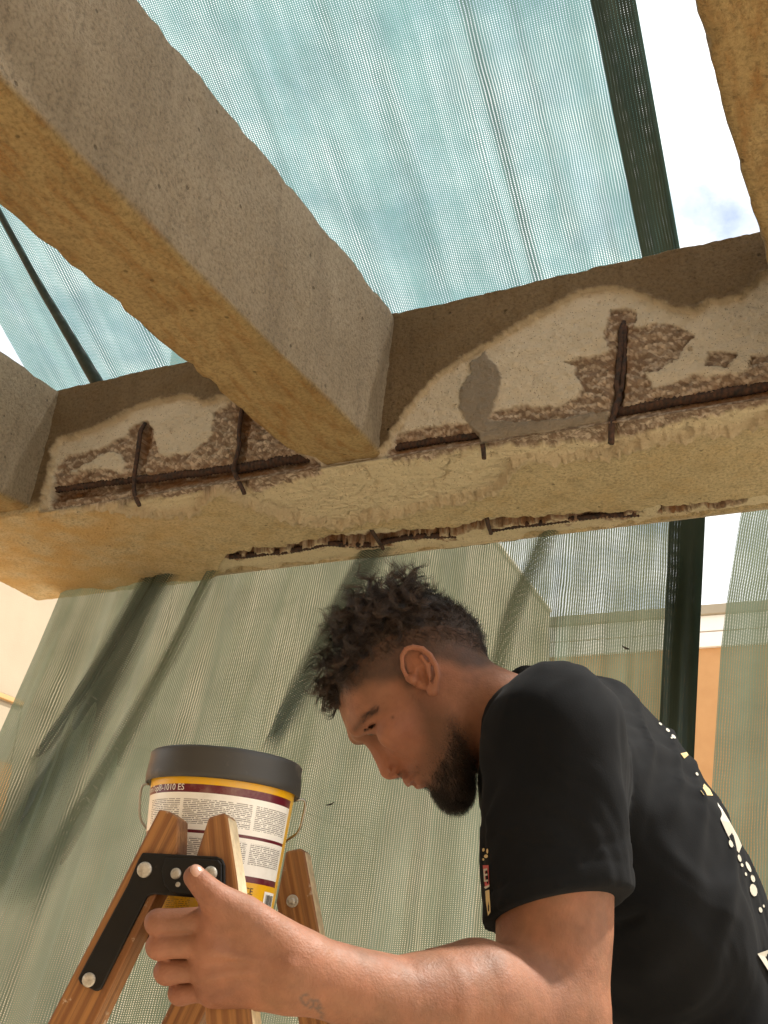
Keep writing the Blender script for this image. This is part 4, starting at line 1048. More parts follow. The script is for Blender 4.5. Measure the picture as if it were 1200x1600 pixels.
def head_sdf(p):                          # p in head frame
    d = base_sdf(p)
    pm = p.copy(); pm[:, 1] = np.abs(p[:, 1])
    near = in_box(pm, (-0.12, -0.01, -0.14), (0.16, 0.13, 0.12))
    m = pm[near]; e = d[near]
    # eye socket, lids, brow
    e = smax(e, -sd_ell(m, IN((575, 1149), -.002, .010), I3, (.014, .016, .011)), .014)
    e = smin(e, sd_ell(m, IN((579, 1135), .0085, -.008), I3, (.0128, .0128, .0112)), .005)
    e = smin(e, sd_chain(m, [lp(556, 1147, .003)+np.array([-.009, 0, 0]), IN((559, 1135), .007), IN((568, 1122), .007), IN((584, 1112), .008)], [.009, .0092, .0088, .007]), .014)
    # nose
    e = smin(e, sd_chain(m, [lp(590, 1156, .0), lp(604, 1180, .0), lp(616, 1197, .0)], [.0105, .0125, .0140]), .010)
    e = smin(e, sd_chain(m, [lp(564, 1149), lp(577, 1156), lp(587.5, 1171), lp(597, 1187), lp(606, 1204)], [.0072, .0064, .0060, .0068, .0090]), .008)
    e = smin(e, sd_ell(m, lp(617.5, 1201.5, .0125), I3, (.0095, .0072, .0076)), .003)
    # lips
    up0, up1 = lp(637.5, 1218.5), IN((653, 1208), .002); lo0, lo1 = lp(659, 1223.5), IN((653, 1208), .003, -.002, -.003)
    e = smin(e, sd_chain(m, [up0, (up0+up1)/2+np.array([.004, .002, 0]), up1], [.0062, .0052, .002]), .005)
    e = smin(e, sd_chain(m, [lo0, (lo0+lo1)/2+np.array([.004, .002, 0]), lo1], [.0062, .0052, .002]), .005)
    mo0, mo1 = lp(649, 1224), IN((653, 1208), -.001)
    e = smax(e, -sd_chain(m, [mo0, (mo0+mo1)/2+np.array([.008, .004, 0]), mo1], [.0026, .0024, .0014]), .002)
    # nostril, wing crease, nasolabial fold
    e = smax(e, -sd_ell(m, lp(613, 1211.5, .0100), I3, (.0058, .0042, .0042)), .001)
    e = smax(e, -sd_chain(m, [lp(612, 1192, .0185), lp(621, 1195, .0205), lp(625, 1203, .0185)], [.0022, .0028, .0024]), .003)
    e = smax(e, -sd_chain(m, [IN((622, 1193), -.003, .003), IN((640, 1196), -.004)], [.0042, .0036]), .012)
    # eye slit under the lowered lid
    e = smax(e, -sd_chain(m, [IN((570, 1139), -.001, 0.001), IN((579, 1135), -.0045, 0, -.001), IN((588, 1131), -.002)], [.0014, .0024, .0014]), .0012)
    # ear
    E = lambda x_, y_, l: lp(x_, y_, l)
    rim = [E(637, 1062, .076), E(629, 1043, .082), E(628, 1025, .086), E(635, 1014, .089), E(646, 1011, .091), E(660, 1014, .094), E(672, 1024, .096), E(681, 1040, .096), E(684, 1055, .093), E(681, 1070, .088), E(676, 1080, .084)]
    ear = sd_chain(m, rim, [.0024, .0028, .0031, .0033, .0034, .0035, .0035, .0034, .0033, .0038, .0048])
    pl_c = E(657, 1044, .0795); ax1 = dirl(E(646, 1012, .086), E(676, 1080, .082)); ax2 = norm(E(684, 1050, .092)-E(630, 1040, .078)); ax2 = norm(ax2-ax1*(ax1@ax2)); ax3 = np.cross(ax1, ax2)
    ear = smin(ear, sd_ell(m, pl_c, [ax1, ax2, ax3], (.0265, .0195, .0045)), .003)
    ear = smin(ear, sd_chain(m, [E(658, 1026, .090), E(669, 1040, .092), E(671, 1056, .090), E(667, 1068, .085)], [.0026, .0032, .0032, .003]), .003)
    ear = smin(ear, sd_ell(m, E(676, 1078, .083), I3, (.0065, .0048, .0078)), .005)
    ear = smin(ear, sd_cone(m, E(662, 1050, .060), E(662, 1050, .074), .016, .012), .006)
    ear = smax(ear, -sd_ell(m, E(659, 1057, .087), [ax1, ax2, ax3], (.0120, .0072, .0100)), .002)
    ear = smax(ear, -sd_ell(m, E(646, 1032, .091), [ax1, ax2, ax3], (.0120, .0066, .0075)), .002)
    ear = smin(ear, sd_ell(m, E(645, 1062, .079), I3, (.0055, .006, .0065)), .004)
    e = smin(e, ear, .004)
    d[near] = e
    return d

FH = {k: hit(*k, head_sdf) for k in [(554, 1141), (559, 1135), (568, 1122), (584, 1112), (570, 1139), (579, 1135), (588, 1131)]}
# ---- arms, hand, neck, trunk (camera frame)
S_ = cpx(868, 1152, 1.15); EL = cpx(868, 1602, 1.045)
arm_pts = [S_, cpx(868, 1300, 1.115), cpx(866, 1450, 1.08), cpx(862, 1560, 1.05), EL]
fore = [EL, cpx(790, 1574, 1.012), cpx(745, 1560, 0.995), cpx(690, 1566, 0.972), cpx(620, 1566, 0.950), cpx(545, 1541, 0.932), cpx(462, 1514, 0.915)]
fore_r = [.048, .052, .052, .046, .038, .0325, .030]
mcp = [cpx(337, 1438, .900), cpx(324, 1477, .896), cpx(322, 1514, .899), cpx(333, 1547, .906)]
pip = [cpx(245, 1441, .902), cpx(247, 1478, .899), cpx(259, 1518, .903), cpx(280, 1551, .910)]
dip = [cpx(252, 1441, .934), cpx(254, 1479, .931), cpx(266, 1518, .933), cpx(287, 1551, .936)]
tip_ = [cpx(276, 1442, .948), cpx(279, 1479, .946), cpx(288, 1518, .947), cpx(306, 1550, .948)]
fr = [(.0114, .0106, .0095, .0082), (.0114, .0106, .0095, .0082), (.0112, .0103, .0092, .0080), (.0106, .0096, .0085, .0074)]
wrist = cpx(462, 1514, .915)
th_pts = [cpx(432, 1470, .908), cpx(382, 1431, .899), cpx(334, 1402, .893), cpx(304.5, 1370, .896)]
th_r = [.020, .0165, .0124, .0096]
def hand_sdf(P):
    d = sd_cone(P, cpx(470, 1500, .915), cpx(462, 1527, .917), .0225, .0225)
    hub = [cpx(440, 1485, .913), cpx(440, 1502, .911), cpx(440, 1524, .911), cpx(442, 1543, .915)]
    for k in range(4): d = smin(d, sd_cone(P, hub[k], mcp[k]+np.array([0, 0, .003]), .0195, .0150), .014)
    d = smin(d, sd_cone(P, cpx(400, 1470, .914), cpx(345, 1435, .910), .016, .013), .014)
    for k in range(4):
        f = sd_chain(P, [mcp[k]+np.array([0, 0, .002]), (mcp[k]*.55+pip[k]*.45)+np.array([0, 0, .0008]), pip[k], dip[k], tip_[k]], [fr[k][0], fr[k][1]*0.985, fr[k][1], fr[k][2], fr[k][3]])
        f = smin(f, sd_ell(P, pip[k]+np.array([.002, 0, -.0015]), I3, (.009, fr[k][1]*0.98, .009)), .004)
        d = smin(d, f, .0012)
        d = smin(d, sd_ell(P, mcp[k]+np.array([.004, 0, -.004]), I3, (.013, .010, .0095)), .008)
    d = smin(d, sd_chain(P, th_pts, th_r), .010)
    d = smin(d, sd_ell(P, th_pts[2], I3, (.0115, .0115, .0108)), .004)
    # tendons fan out over the back of the hand
    for k in range(1, 4): d = smin(d, sd_cone(P, cpx(452, 1508, .890), mcp[k]+np.array([.006, 0, -.0125]), .0015, .0022), .007)
    return d
def arm_sdf(P):
    d = sd_chain(P, arm_pts, [.062, .060, .058, .054, .049])
    d = smin(d, sd_chain(P, fore, fore_r), .022)
    # flatten the wrist a little, add the ulna
    d = smin(d, sd_ell(P, cpx(486, 1556, .917), I3, (.013, .010, .012)), .012)
    return d
NECK_A, NECK_B = cpx(698, 1092, 1.315), cpx(812, 1150, 1.335)
def body_sdf(P):
    d = np.full(len(P), 0.3)
    hp = to_head(P)
    m = in_box(hp, (-.17, -.13, -.17), (.19, .13, .17))
    if m.any(): d[m] = head_sdf(hp[m])
    n_ = smin(sd_cone(P, NECK_A, NECK_B, .057, .064), sd_cone(P, NECK_A+HL*0.035+np.array([.02, .0, 0]), NECK_B+HL*.08+np.array([.02, .005, 0]), .026, .036), .05)
    n_ = smin(n_, sd_cone(P, NECK_A-HL*0.035+np.array([.02, .0, 0]), NECK_B-HL*.08+np.array([.02, .005, 0]), .026, .036), .05)
    d = smin(d, n_, .022)
    # trunk inside the shirt, far arm
    tr = sd_chain(P, [cpx(860, 1180, 1.34), cpx(960, 1330, 1.34), cpx(1040, 1520, 1.34)], [.075, .09, .09])
    tr = smin(tr, sd_cone(P, cpx(868, 1165, 1.16), cpx(868, 1165, 1.34), .055, .07), .03)
    d = smin(d, tr, .03)
    m = in_box(P, (-.22, -.56, .84), (.30, -.16, 1.25))
    if m.any():
        q_ = P[m]; a = arm_sdf(q_)
        k = q_[:, 0] < -.04
        if k.any():
            hh = hand_sdf(q_[k]); a[k] = smin(a[k], hh, .012)
        d[m] = smin(d[m], a, .02)
    return d
BV, BF = surface(body_sdf, (-.215, -.535, .845), (.36, -.07, 1.46), 0.0020, 0.012)
BV = relax(BV, BF, 1, 0.4)
BN = vnormals(BV, BF)
hp = to_head(BV)
apx = np.stack([600+FPX*BV[:, 0]/BV[:, 2], 800-FPX*BV[:, 1]/BV[:, 2]], 1)

def fu(pts, lat=.06): return np.array([lp(x_, y_, lat)[[0, 2]] for x_, y_ in pts])
poly_long = fu([(521, 1086), (535, 1072), (548, 1048), (575, 1020), (610, 1000), (650, 990), (690, 984), (722, 985), (744, 992), (775, 985), (760, 900), (640, 880), (500, 920), (470, 1060)])
poly_fade = fu([(521, 1090), (545, 1084), (556, 1084), (575, 1077), (600, 1072), (618, 1072), (630, 1085), (650, 1085), (660, 1060), (675, 1042), (690, 1044), (700, 1046), (725, 1056), (760, 1050), (790, 1030), (775, 960), (760, 900), (640, 880), (500, 920), (470, 1060)])
poly_beard = fu([(628, 1078), (645, 1078), (668, 1092), (690, 1100), (712, 1120), (735, 1150), (760, 1195), (760, 1260), (730, 1290), (690, 1275), (668, 1238), (662, 1222), (652, 1206), (640, 1208), (628, 1216), (622, 1208), (634, 1196), (648, 1186), (654, 1168), (648, 1140), (640, 1112)], .05)
poly_dense = fu([(700, 1128), (722, 1148), (752, 1195), (760, 1260), (730, 1290), (690, 1275), (672, 1240), (672, 1222), (676, 1200), (690, 1180), (700, 1160)], .045)
q2 = hp[:, [0, 2]]; wobh = np.stack([fbm(hp*60, 3, 3), fbm(hp*60+5, 4, 3)], 1)*0.0022
ishead = (np.abs(hp[:, 1]) < .125) & (hp[:, 0] > -.14) & (hp[:, 0] < .17) & (np.abs(hp[:, 2]) < .16)
earm = np.clip((np.abs(hp[:, 1])-.0745)/.003, 0, 1)*(poly_sd(q2*_sc, fu([(622, 1005), (690, 1005), (695, 1095), (625, 1075)], .085)*_sc) > 0)
sd_long = np.where(ishead, poly_sd((q2+wobh)*_sc, poly_long*_sc), -80); sd_fade = np.where(ishead, poly_sd((q2+wobh)*_sc, poly_fade*_sc), -80)
sd_beard = np.where(ishead, poly_sd((q2+wobh)*_sc, poly_beard*_sc), -80); sd_dense = np.where(ishead, poly_sd((q2+wobh)*_sc, poly_dense*_sc), -80)
m_long = sstep(-3, 3, sd_long)*(1-earm); m_fade = sstep(-3, 15, sd_fade)*(1-earm); m_beard = sstep(-7, 20, sd_beard)*(1-earm); m_dense = sstep(-15, 13, sd_dense)
n1_ = fbm(BV*30, 5, 4); n2_ = fbm(BV*160, 6, 3)
skin = np.array([0.205, 0.091, 0.050])*np.ones((len(BV), 1))
skin *= (1+0.20*n1_+0.10*n2_)[:, None]; skin[:, 0] *= 1+0.05*fbm(BV*55, 15, 3)
red = np.zeros(len(BV))
for c_, s_ in ((lp(604, 1206), .016), (lp(617, 1200, .012), .012), (lp(625, 1165, .05), .03), (lp(660, 1040, .09), .03)):
    red += np.exp(-((hp-c_)**2).sum(1)/(2*s_**2))
kn = sum(np.exp(-((BV-k)**2).sum(1)/(2*.011**2)) for k in pip+mcp+[th_pts[2], th_pts[3]])
red = np.clip(red+0.8*kn, 0, 1)[:, None]
skin = skin*(1-0.35*red)+np.array([0.34, 0.12, 0.07])*0.35*red
lipm = np.clip(sum(np.exp(-((np.stack([hp[:, 0], np.abs(hp[:, 1]), hp[:, 2]], 1)-c_)**2).sum(1)/(2*.006**2)) for c_ in (lp(638, 1220), lp(644, 1214, .01), lp(659, 1225), lp(657, 1217, .009))), 0, 1)[:, None]*ishead[:, None]
skin = skin*(1-0.6*lipm)+np.array([0.27, 0.10, 0.065])*0.6*lipm
hairc = np.array([0.030, 0.019, 0.013])
hm = np.clip(np.maximum.reduce([m_long*0.97, m_fade*0.80, m_beard*0.55, m_dense*m_beard*0.90]), 0, 1)
hm = np.clip(hm*(1+0.12*n2_*(hm < .9)), 0, 1)[:, None]
skin = skin*(1-hm)+hairc*hm
# eyebrow shadow of short hairs, lash line
brow_l = [FH[k] for k in ((554, 1141), (559, 1135), (568, 1122), (584, 1112))]
hs = np.stack([hp[:, 0], np.abs(hp[:, 1]), hp[:, 2]], 1)
bd = line_d(hs, np.array(brow_l)); bmk = (np.exp(-(bd/.0042)**2)*0.55*ishead)[:, None]
skin = skin*(1-bmk)+hairc*bmk
# forearm tattoo: a small faded scroll of ink
tat = np.full(len(BV), 9.)
for l in ([(478, 1571), (473, 1566), (470, 1560), (473, 1555), (480, 1554)], [(480, 1569), (485, 1562), (490, 1564), (489, 1572), (484, 1575)], [(491, 1563), (497, 1563), (500, 1570), (496, 1578)], [(492, 1574), (498, 1580), (504, 1584), (503, 1590)], [(497, 1571), (503, 1576)]):
    tat = np.minimum(tat, line_d(apx, np.array(l, float)))
tm = (np.exp(-(tat/2.2)**2)*0.62*(BV[:, 2] < .93))[:, None]
skin = skin*(1-tm)+np.array([0.05, 0.055, 0.05])*tm
mole = np.exp(-((apx-np.array([613.5, 1120.5]))**2).sum(1)/(2*1.8**2))*ishead*(hp[:, 1] > 0); skin = skin*(1-0.6*mole[:, None])

t = NT('skin')
sc = t.n.new('ShaderNodeAttribute'); sc.attribute_name = 'tone'
pores = t.noise(420, 3, 0.6); lines_ = t.voronoi(260, feature='DISTANCE_TO_EDGE').outputs['Distance']
t.set(color=sc.outputs['Color'], rough=t.ramp(t.noise(60, 3), [(0.3, 0.50), (0.7, 0.66)]), normal=t.bump(t.math('ADD', pores, t.math('MULTIPLY', t.noise(140, 4, 0.6), 0.8)), 0.30, 0.0022), Subsurface_Weight=0.08, Subsurface_Radius=(0.012, 0.004, 0.002), Subsurface_Scale=0.5, Specular_IOR_Level=0.30)
M_SKIN = t.m
hipW = cam2world(cpx(1130, 1740, 1.34))
person = empty('person', (float(hipW[0]), float(hipW[1]), 0.0))
tag(person, 'man in a black T-shirt leaning forward with his hand on the step ladder', 'person')
body = mesh_obj('body', cam2world(BV), BF, M_SKIN, person, True, attrs={'tone': skin})
# ---- eye and thumb nail
def ell_mesh(name, c_, axes, r, mat, parent, seg=14, half=False):
    Vs = []
    for i in range(seg//2+1):
        for j in range(seg):
            a, b = math.pi*i/(seg//2), 2*math.pi*j/seg
            Vs.append(c_+axes[0]*r[0]*math.sin(a)*math.cos(b)+axes[1]*r[1]*math.sin(a)*math.sin(b)+axes[2]*r[2]*math.cos(a))
    Fq = np.concatenate([np.stack([i*seg+np.arange(seg), i*seg+(np.arange(seg)+1) % seg, (i+1)*seg+(np.arange(seg)+1) % seg, (i+1)*seg+np.arange(seg)], 1) for i in range(seg//2)])
    return mesh_obj(name, cam2world(np.array(Vs)), Fq, mat, parent, True)
M_EYE = mat_plain('eye', (0.045, 0.028, 0.02), 0.35, 0, 0.3, 200)
for s_ in (1, -1):
    ec = (FH[(579, 1135)]+np.array([-.004, -.0122, 0.001]))*np.array([1, s_, 1])
    ell_mesh('eye', from_head(ec), [HF, HL, HU], (.0117, .0117, .0108), M_EYE, person)
M_NAIL = mat_plain('nail', (0.40, 0.22, 0.155), 0.3, 0, 0.05, 90)
tdir = norm(th_pts[3]-th_pts[2]); tn = norm(np.array([0.72, 0.42, -0.55])); tn = norm(tn-tdir*(tn@tdir)); ts = np.cross(tdir, tn)
ell_mesh('nail', th_pts[3]+tdir*0.0005+tn*.0068, [tdir, ts, tn], (.0078, .0062, .0030), M_NAIL, person)

# ---- T-shirt
LT = norm(rot_about(LH_, norm(ZC), math.radians(14)))
LT = LT if (rot_about(LH_, norm(ZC), math.radians(14))@np.array([1., 0, 0])) < 0 else norm(rot_about(LH_, norm(ZC), math.radians(-14)))
spd = norm(cpx(1105, 1700, 1.33)-cpx(815, 1120, 1.33)); spd = norm(spd-LT*(spd@LT)); FBT = np.cross(LT, spd)
FBT = FBT if FBT[0] < 0 else -FBT                                      # towards the chest
HEM = cpx(868, 1424, 1.088); hem_n = norm(HEM-S_+np.array([0.004, -.0, -0.02])); hem_n = norm(hem_n+np.array([.20, .0, -.16]))
def shirt_sdf(P):
    d = sd_ell(P, cpx(968, 1322, 1.335), [spd, FBT, LT], (.205, .128, .180))
    d = smin(d, sd_ell(P, cpx(1075, 1560, 1.335), [spd, FBT, LT], (.260, .130, .172)), .08)
    d = smin(d, sd_cone(P, cpx(866, 1168, 1.17), cpx(900, 1175, 1.50), .070, .078), .07)
    d = smin(d, sd_ell(P, cpx(865, 1235, 1.30), [spd, FBT, LT], (.110, .078, .120)), .05)
    d = smin(d, sd_cone(P, cpx(822, 1122, 1.33), cpx(866, 1140, 1.17), .048, .060), .03)
    d = smin(d, sd_cone(P, cpx(822, 1122, 1.33), cpx(890, 1140, 1.49), .048, .060), .03)
    sl = sd_chain(P, [S_, cpx(868, 1300, 1.118), HEM+np.array([0, -.03, -.008])], [.070, .0725, .0745])
    d = smin(d, sl, .022)
    # drape: creases running from the shoulder and across the sleeve and back
    u1 = P@norm(np.array([.85, -.35, .2])); u2 = P@norm(np.array([.25, .95, .1]))
    f1_ = fbm(np.stack([u1*34+6*vnoise(P*6, 3), u2*6, P[:, 2]*5], 1), 201, 3)
    f2_ = fbm(np.stack([P[:, 0]*11, P[:, 1]*13, P[:, 2]*11], 1), 202, 3)
    cr = np.exp(-(vnoise(np.stack([u1*19+3*vnoise(P*4, 9), u2*4.0, P[:, 2]*4], 1), 204)/.20)**2)
    d = d-0.0040*f1_-0.0035*f2_-0.0050*cr
    # arm-hole seam
    as_ = np.abs(np.sqrt(((P-cpx(872, 1165, 1.12))**2).sum(1))-.112); inz = (P[:, 2] < 1.2) & (P[:, 1] > -.33)
    d = d+np.where(inz, 0.0022*np.exp(-(as_/.0022)**2), 0)
    # stitched hem
    hd = (P-HEM)@hem_n; nearsl = sl < .03
    d = d+np.where(nearsl, 0.0018*np.exp(-((hd+.021)/.0016)**2)-0.0010*sstep(-.021, -.018, hd), 0)
    # cut the sleeve and hollow it
    low = (P[:, 2] < 1.19) & (P[:, 0] < .27)
    keep = smax(d, hd, .003)
    hol = sd_chain(P, [cpx(868, 1395, 1.097), HEM+np.array([0, -.05, -.012])], [.052, .0655])
    keep = smax(keep, -hol, .002)
    far_t = sd_ell(P, cpx(1000, 1390, 1.37), [spd, FBT, LT], (.30, .128, .140))
    d = np.where(sl < .045, np.minimum(keep, far_t), d)
    # neck opening
    d = smax(d, -sd_cone(P, NECK_A, NECK_B+np.array([.0, 0, 0]), .064, .060), .006)
    cut = (P-cpx(784, 1128, 1.325))@norm(np.array([-.148, .065, -.02]))
    d = smax(d, -smax(.004-cut, sd_cone(P, cpx(740, 1100, 1.325), cpx(800, 1130, 1.33), .080, .078), .004), .006)
    d = smax(d, (P-cpx(1110, 1760, 1.33))@spd, .01)
    return d
SV, SF = surface(shirt_sdf, (.04, -.72, 1.0), (.56, -.13, 1.60), 0.0042, 0.022)
SV = relax(SV, SF, 2, 0.4)
t = NT('black_cotton')
lint = t.ramp(t.noise(260, 4, 0.7), [(0.66, 0.0), (0.78, 0.35)])
c = t.mix(t.ramp(t.noise(7, 4), [(0.3, 0.0), (0.7, 1.0)]), (0.0052, 0.0057, 0.0066), (0.0085, 0.009, 0.010))
c = t.mix(lint, c, (0.022, 0.022, 0.023))
M_SHIRT = t.set(color=c, rough=0.9, normal=t.bump(t.noise(600, 3), 0.25, 0.001), Sheen_Weight=0.02, Sheen_Roughness=0.5, Specular_IOR_Level=0.06)
shirt = mesh_obj('t_shirt', cam2world(SV), SF, M_SHIRT, person, True)
# ribbed collar
NA = norm(NECK_B-NECK_A); cc = cpx(781, 1127, 1.325)
ca = norm(cpx(808, 1060, 1.325)-cpx(756, 1198, 1.325)); ca2 = norm(np.cross(ca, norm(np.array([-.148, .065, -.02]))))
ringp = np.array([cc+ca*.0575*math.cos(a)+ca2*.066*math.sin(a) for a in np.linspace(0, 2*math.pi, 60)])
def closed_tube(name, pts, r, mat, parent, flat=1.0, nrm=None):
    n = len(pts)-1; C = pts[:n]; T = np.roll(C, -1, 0)-np.roll(C, 1, 0); T /= np.linalg.norm(T, axis=1)[:, None]
    A = np.cross(T, nrm); A /= np.linalg.norm(A, axis=1)[:, None]; an = np.linspace(0, 2*np.pi, 10, endpoint=False)
    Vt = (C[:, None]+r*(np.cos(an)[None, :, None]*A[:, None]*flat+np.sin(an)[None, :, None]*nrm)).reshape(-1, 3)
    i = np.arange(n)[:, None]; j = np.arange(10)[None]
    return mesh_obj(name, cam2world(Vt), np.stack([i*10+j, i*10+(j+1) % 10, ((i+1) % n)*10+(j+1) % 10, ((i+1) % n)*10+j], -1).reshape(-1, 4), mat, parent, True)
closed_tube('collar', ringp, .0085, M_SHIRT, shirt, 0.45, norm(np.array([-.148, .065, -.02])))

# ---- printed marks on the shirt, laid on the cloth
sb = BVHTree.FromPolygons([Vector(v) for v in cam2world(SV)], [tuple(f) for f in SF.tolist()])
def decal(polys_px, mat, name='print', lift=0.0012):
    for poly in polys_px:
        ok = []
        for x_, y_ in poly:
            h_ = sb.ray_cast(Vector(CO), Vector(ray(x_, y_)).normalized())
            if h_[0] is None: continue
            ok.append(np.array(h_[0])+np.array(h_[1])*lift*(1 if np.array(h_[1])@(CO-np.array(h_[0])) > 0 else -1))
        if len(ok) < 3 or max(np.linalg.norm(a-ok[0]) for a in ok) > 0.16: continue
        mesh_obj(name, np.array(ok), [tuple(range(len(ok)))], mat, shirt)
def blob(x_, y_, rx, ry, a=0.0, n=10):
    return [(x_+rx*math.cos(t_)*math.cos(a)-ry*math.sin(t_)*math.sin(a), y_+rx*math.cos(t_)*math.sin(a)+ry*math.sin(t_)*math.cos(a)) for t_ in np.linspace(0, 2*math.pi, n, endpoint=False)]
M_PW = mat_plain('print_white', (0.40, 0.375, 0.31), 0.6, 0, 0.1, 60); M_PG = mat_plain('print_gold', (0.50, 0.38, 0.17), 0.6, 0, 0.15, 60); M_PR = mat_plain('print_red', (0.42, 0.03, 0.035), 0.6, 0, 0.1, 60)
decal([blob(1031, 1132, 3, 1.5, .7), blob(1043, 1142, 4, 2, .7), blob(1052, 1152, 4, 2, .8), blob(1049, 1154, 1.8, 1.2, .8), blob(1141, 1319, 3, 6, -.35), blob(1154, 1341, 2.5, 6, -.3), blob(1158, 1352, 2, 3, -.3),
       blob(1164, 1366, 1.6, 3, -.3), blob(1168, 1355, 2.6, 9, -.45), blob(1175, 1373, 3, 6, -.3), blob(1176, 1391, 5.5, 10, -.25), blob(1187, 1422, 2.6, 4.5, -.3), blob(1192, 1416, 1.5, 2.5, -.3), blob(1088, 1210, 1.8, 2.8, -.5)], M_PW, 'printed_dot')
decal([[(1062, 1178), (1072, 1176), (1075, 1181), (1068, 1186)], [(1079, 1189), (1086, 1187), (1092, 1197), (1084, 1199)], [(1094, 1236), (1099, 1225), (1108, 1234), (1113, 1244), (1099, 1243)]], M_PG, 'printed_gold_mark')
decal([[(1120, 1255), (1128, 1266), (1140, 1286), (1152, 1308), (1158, 1322), (1153, 1333), (1145, 1322), (1134, 1302), (1125, 1282)]], M_PW, 'printed_flash')
decal([[(1182, 1490), (1200, 1484), (1215, 1482), (1215, 1489), (1194, 1495), (1215, 1530), (1213, 1538)]], M_PW, 'printed_letter')
decal([[(756, 1352), (765, 1352), (766, 1385), (760, 1388)], ], M_PR, 'printed_red_patch')
decal([[(758, 1358), (764, 1357), (764, 1360), (760, 1361), (760, 1366), (764, 1365), (764, 1368), (760, 1369), (761, 1375), (765, 1374), (765, 1377), (759, 1378)], [(759, 1386), (767, 1382), (767, 1385), (761, 1389)]], M_PW, 'printed_letter', 0.0018)
decal([blob(757, 1328, 2, 3), blob(761, 1338, 3, 3), blob(757, 1343, 1.5, 2), blob(763, 1330, 1.5, 4), [(760, 1392), (766, 1390), (768, 1425), (764, 1430), (761, 1410)]], M_PG, 'printed_gold_mark')

# ---- trousers and shoes (below the picture)
M_TROUSER = mat_plain('grey_work_trousers', (0.06, 0.065, 0.075), 0.9, 0, 0.2, 40, 0.3); M_SHOE = mat_plain('brown_shoe', (0.07, 0.04, 0.025), 0.6, 0, 0.2, 40)
hw_ = np.array([float(hipW[0]), float(hipW[1]), float(hipW[2])]); LW = np.array([math.sin(YAW), -math.cos(YAW), 0.0]); FWD = np.array([-math.cos(YAW), -math.sin(YAW), 0])
hipz = hw_[2]
def tro_sdf(P):
    d = sd_ell(P, hw_+np.array([0, 0, -.02]), [LW, FWD, np.array([0, 0, 1.])], (.175, .125, .17))
    for s_ in (1, -1):
        hj = hw_+LW*.09*s_+np.array([0, 0, -.06]); kn_ = hw_*np.array([1, 1, 0])+LW*.11*s_+FWD*(.06 if s_ > 0 else -.02)+np.array([0, 0, .50]); an_ = hw_*np.array([1, 1, 0])+LW*.12*s_-FWD*(.02 if s_ > 0 else .10)+np.array([0, 0, .07])
        d = smin(d, sd_chain(P, [hj, kn_, an_], [.095, .068, .055]), .05)
    return d+0.004*fbm(P*12, 301, 3)
TV, TF = surface(tro_sdf, hw_*np.array([1, 1, 0])-np.array([.34, .34, 0.0]), hw_+np.array([.34, .34, .16]), 0.012, 0.04)
mesh_obj('trousers', TV, TF, M_TROUSER, person, True)
for s_ in (1, -1):
    an_ = hw_*np.array([1, 1, 0])+LW*.12*s_-FWD*(.02 if s_ > 0 else .10)
    def shoe_sdf(P, an_=an_):
        d = sd_ell(P, an_+FWD*.08+np.array([0, 0, .03]), [FWD, LW, np.array([0, 0, 1.])], (.14, .048, .05)); d = smin(d, sd_cone(P, an_+np.array([0, 0, .05]), an_+np.array([0, 0, .10]), .048, .048), .03)
        return smax(d, 0.003-P[:, 2], .006)
    HV, HF_ = surface(shoe_sdf, an_-np.array([.26, .26, .02]), an_+np.array([.26, .26, .20]), 0.008, 0.03)
    mesh_obj('shoe', HV, HF_, M_SHOE, person, True)
# far arm, hanging beside the trunk
def farm_sdf(P):
    a0 = cam2world(cpx(905, 1180, 1.50)); a1 = a0+np.array([0, 0, -.29])+FWD*.02-LW*.03; a2 = a1+np.array([0, 0, -.2])+FWD*.13
    return sd_chain(P, [a0, a1, a2, a2+FWD*.08+np.array([0, 0, -.05])], [.050, .042, .030, .026])
_a0 = cam2world(cpx(905, 1180, 1.50))
FV_, FF_ = surface(farm_sdf, _a0-np.array([.35, .35, .68]), _a0+np.array([.25, .25, .10]), 0.012, 0.03)
nb0 = len(body.data.vertices)
bmb = bmesh.new(); bmb.from_mesh(body.data); lay = bmb.verts.layers.float_color['tone']
nvs = [bmb.verts.new(v) for v in FV_]
for v in nvs: v[lay] = (0.205, 0.091, 0.050, 1)
for f in FF_.tolist():
    try: bmb.faces.new([nvs[i] for i in f]).smooth = True
    except ValueError: pass
bmb.to_mesh(body.data); bmb.free()

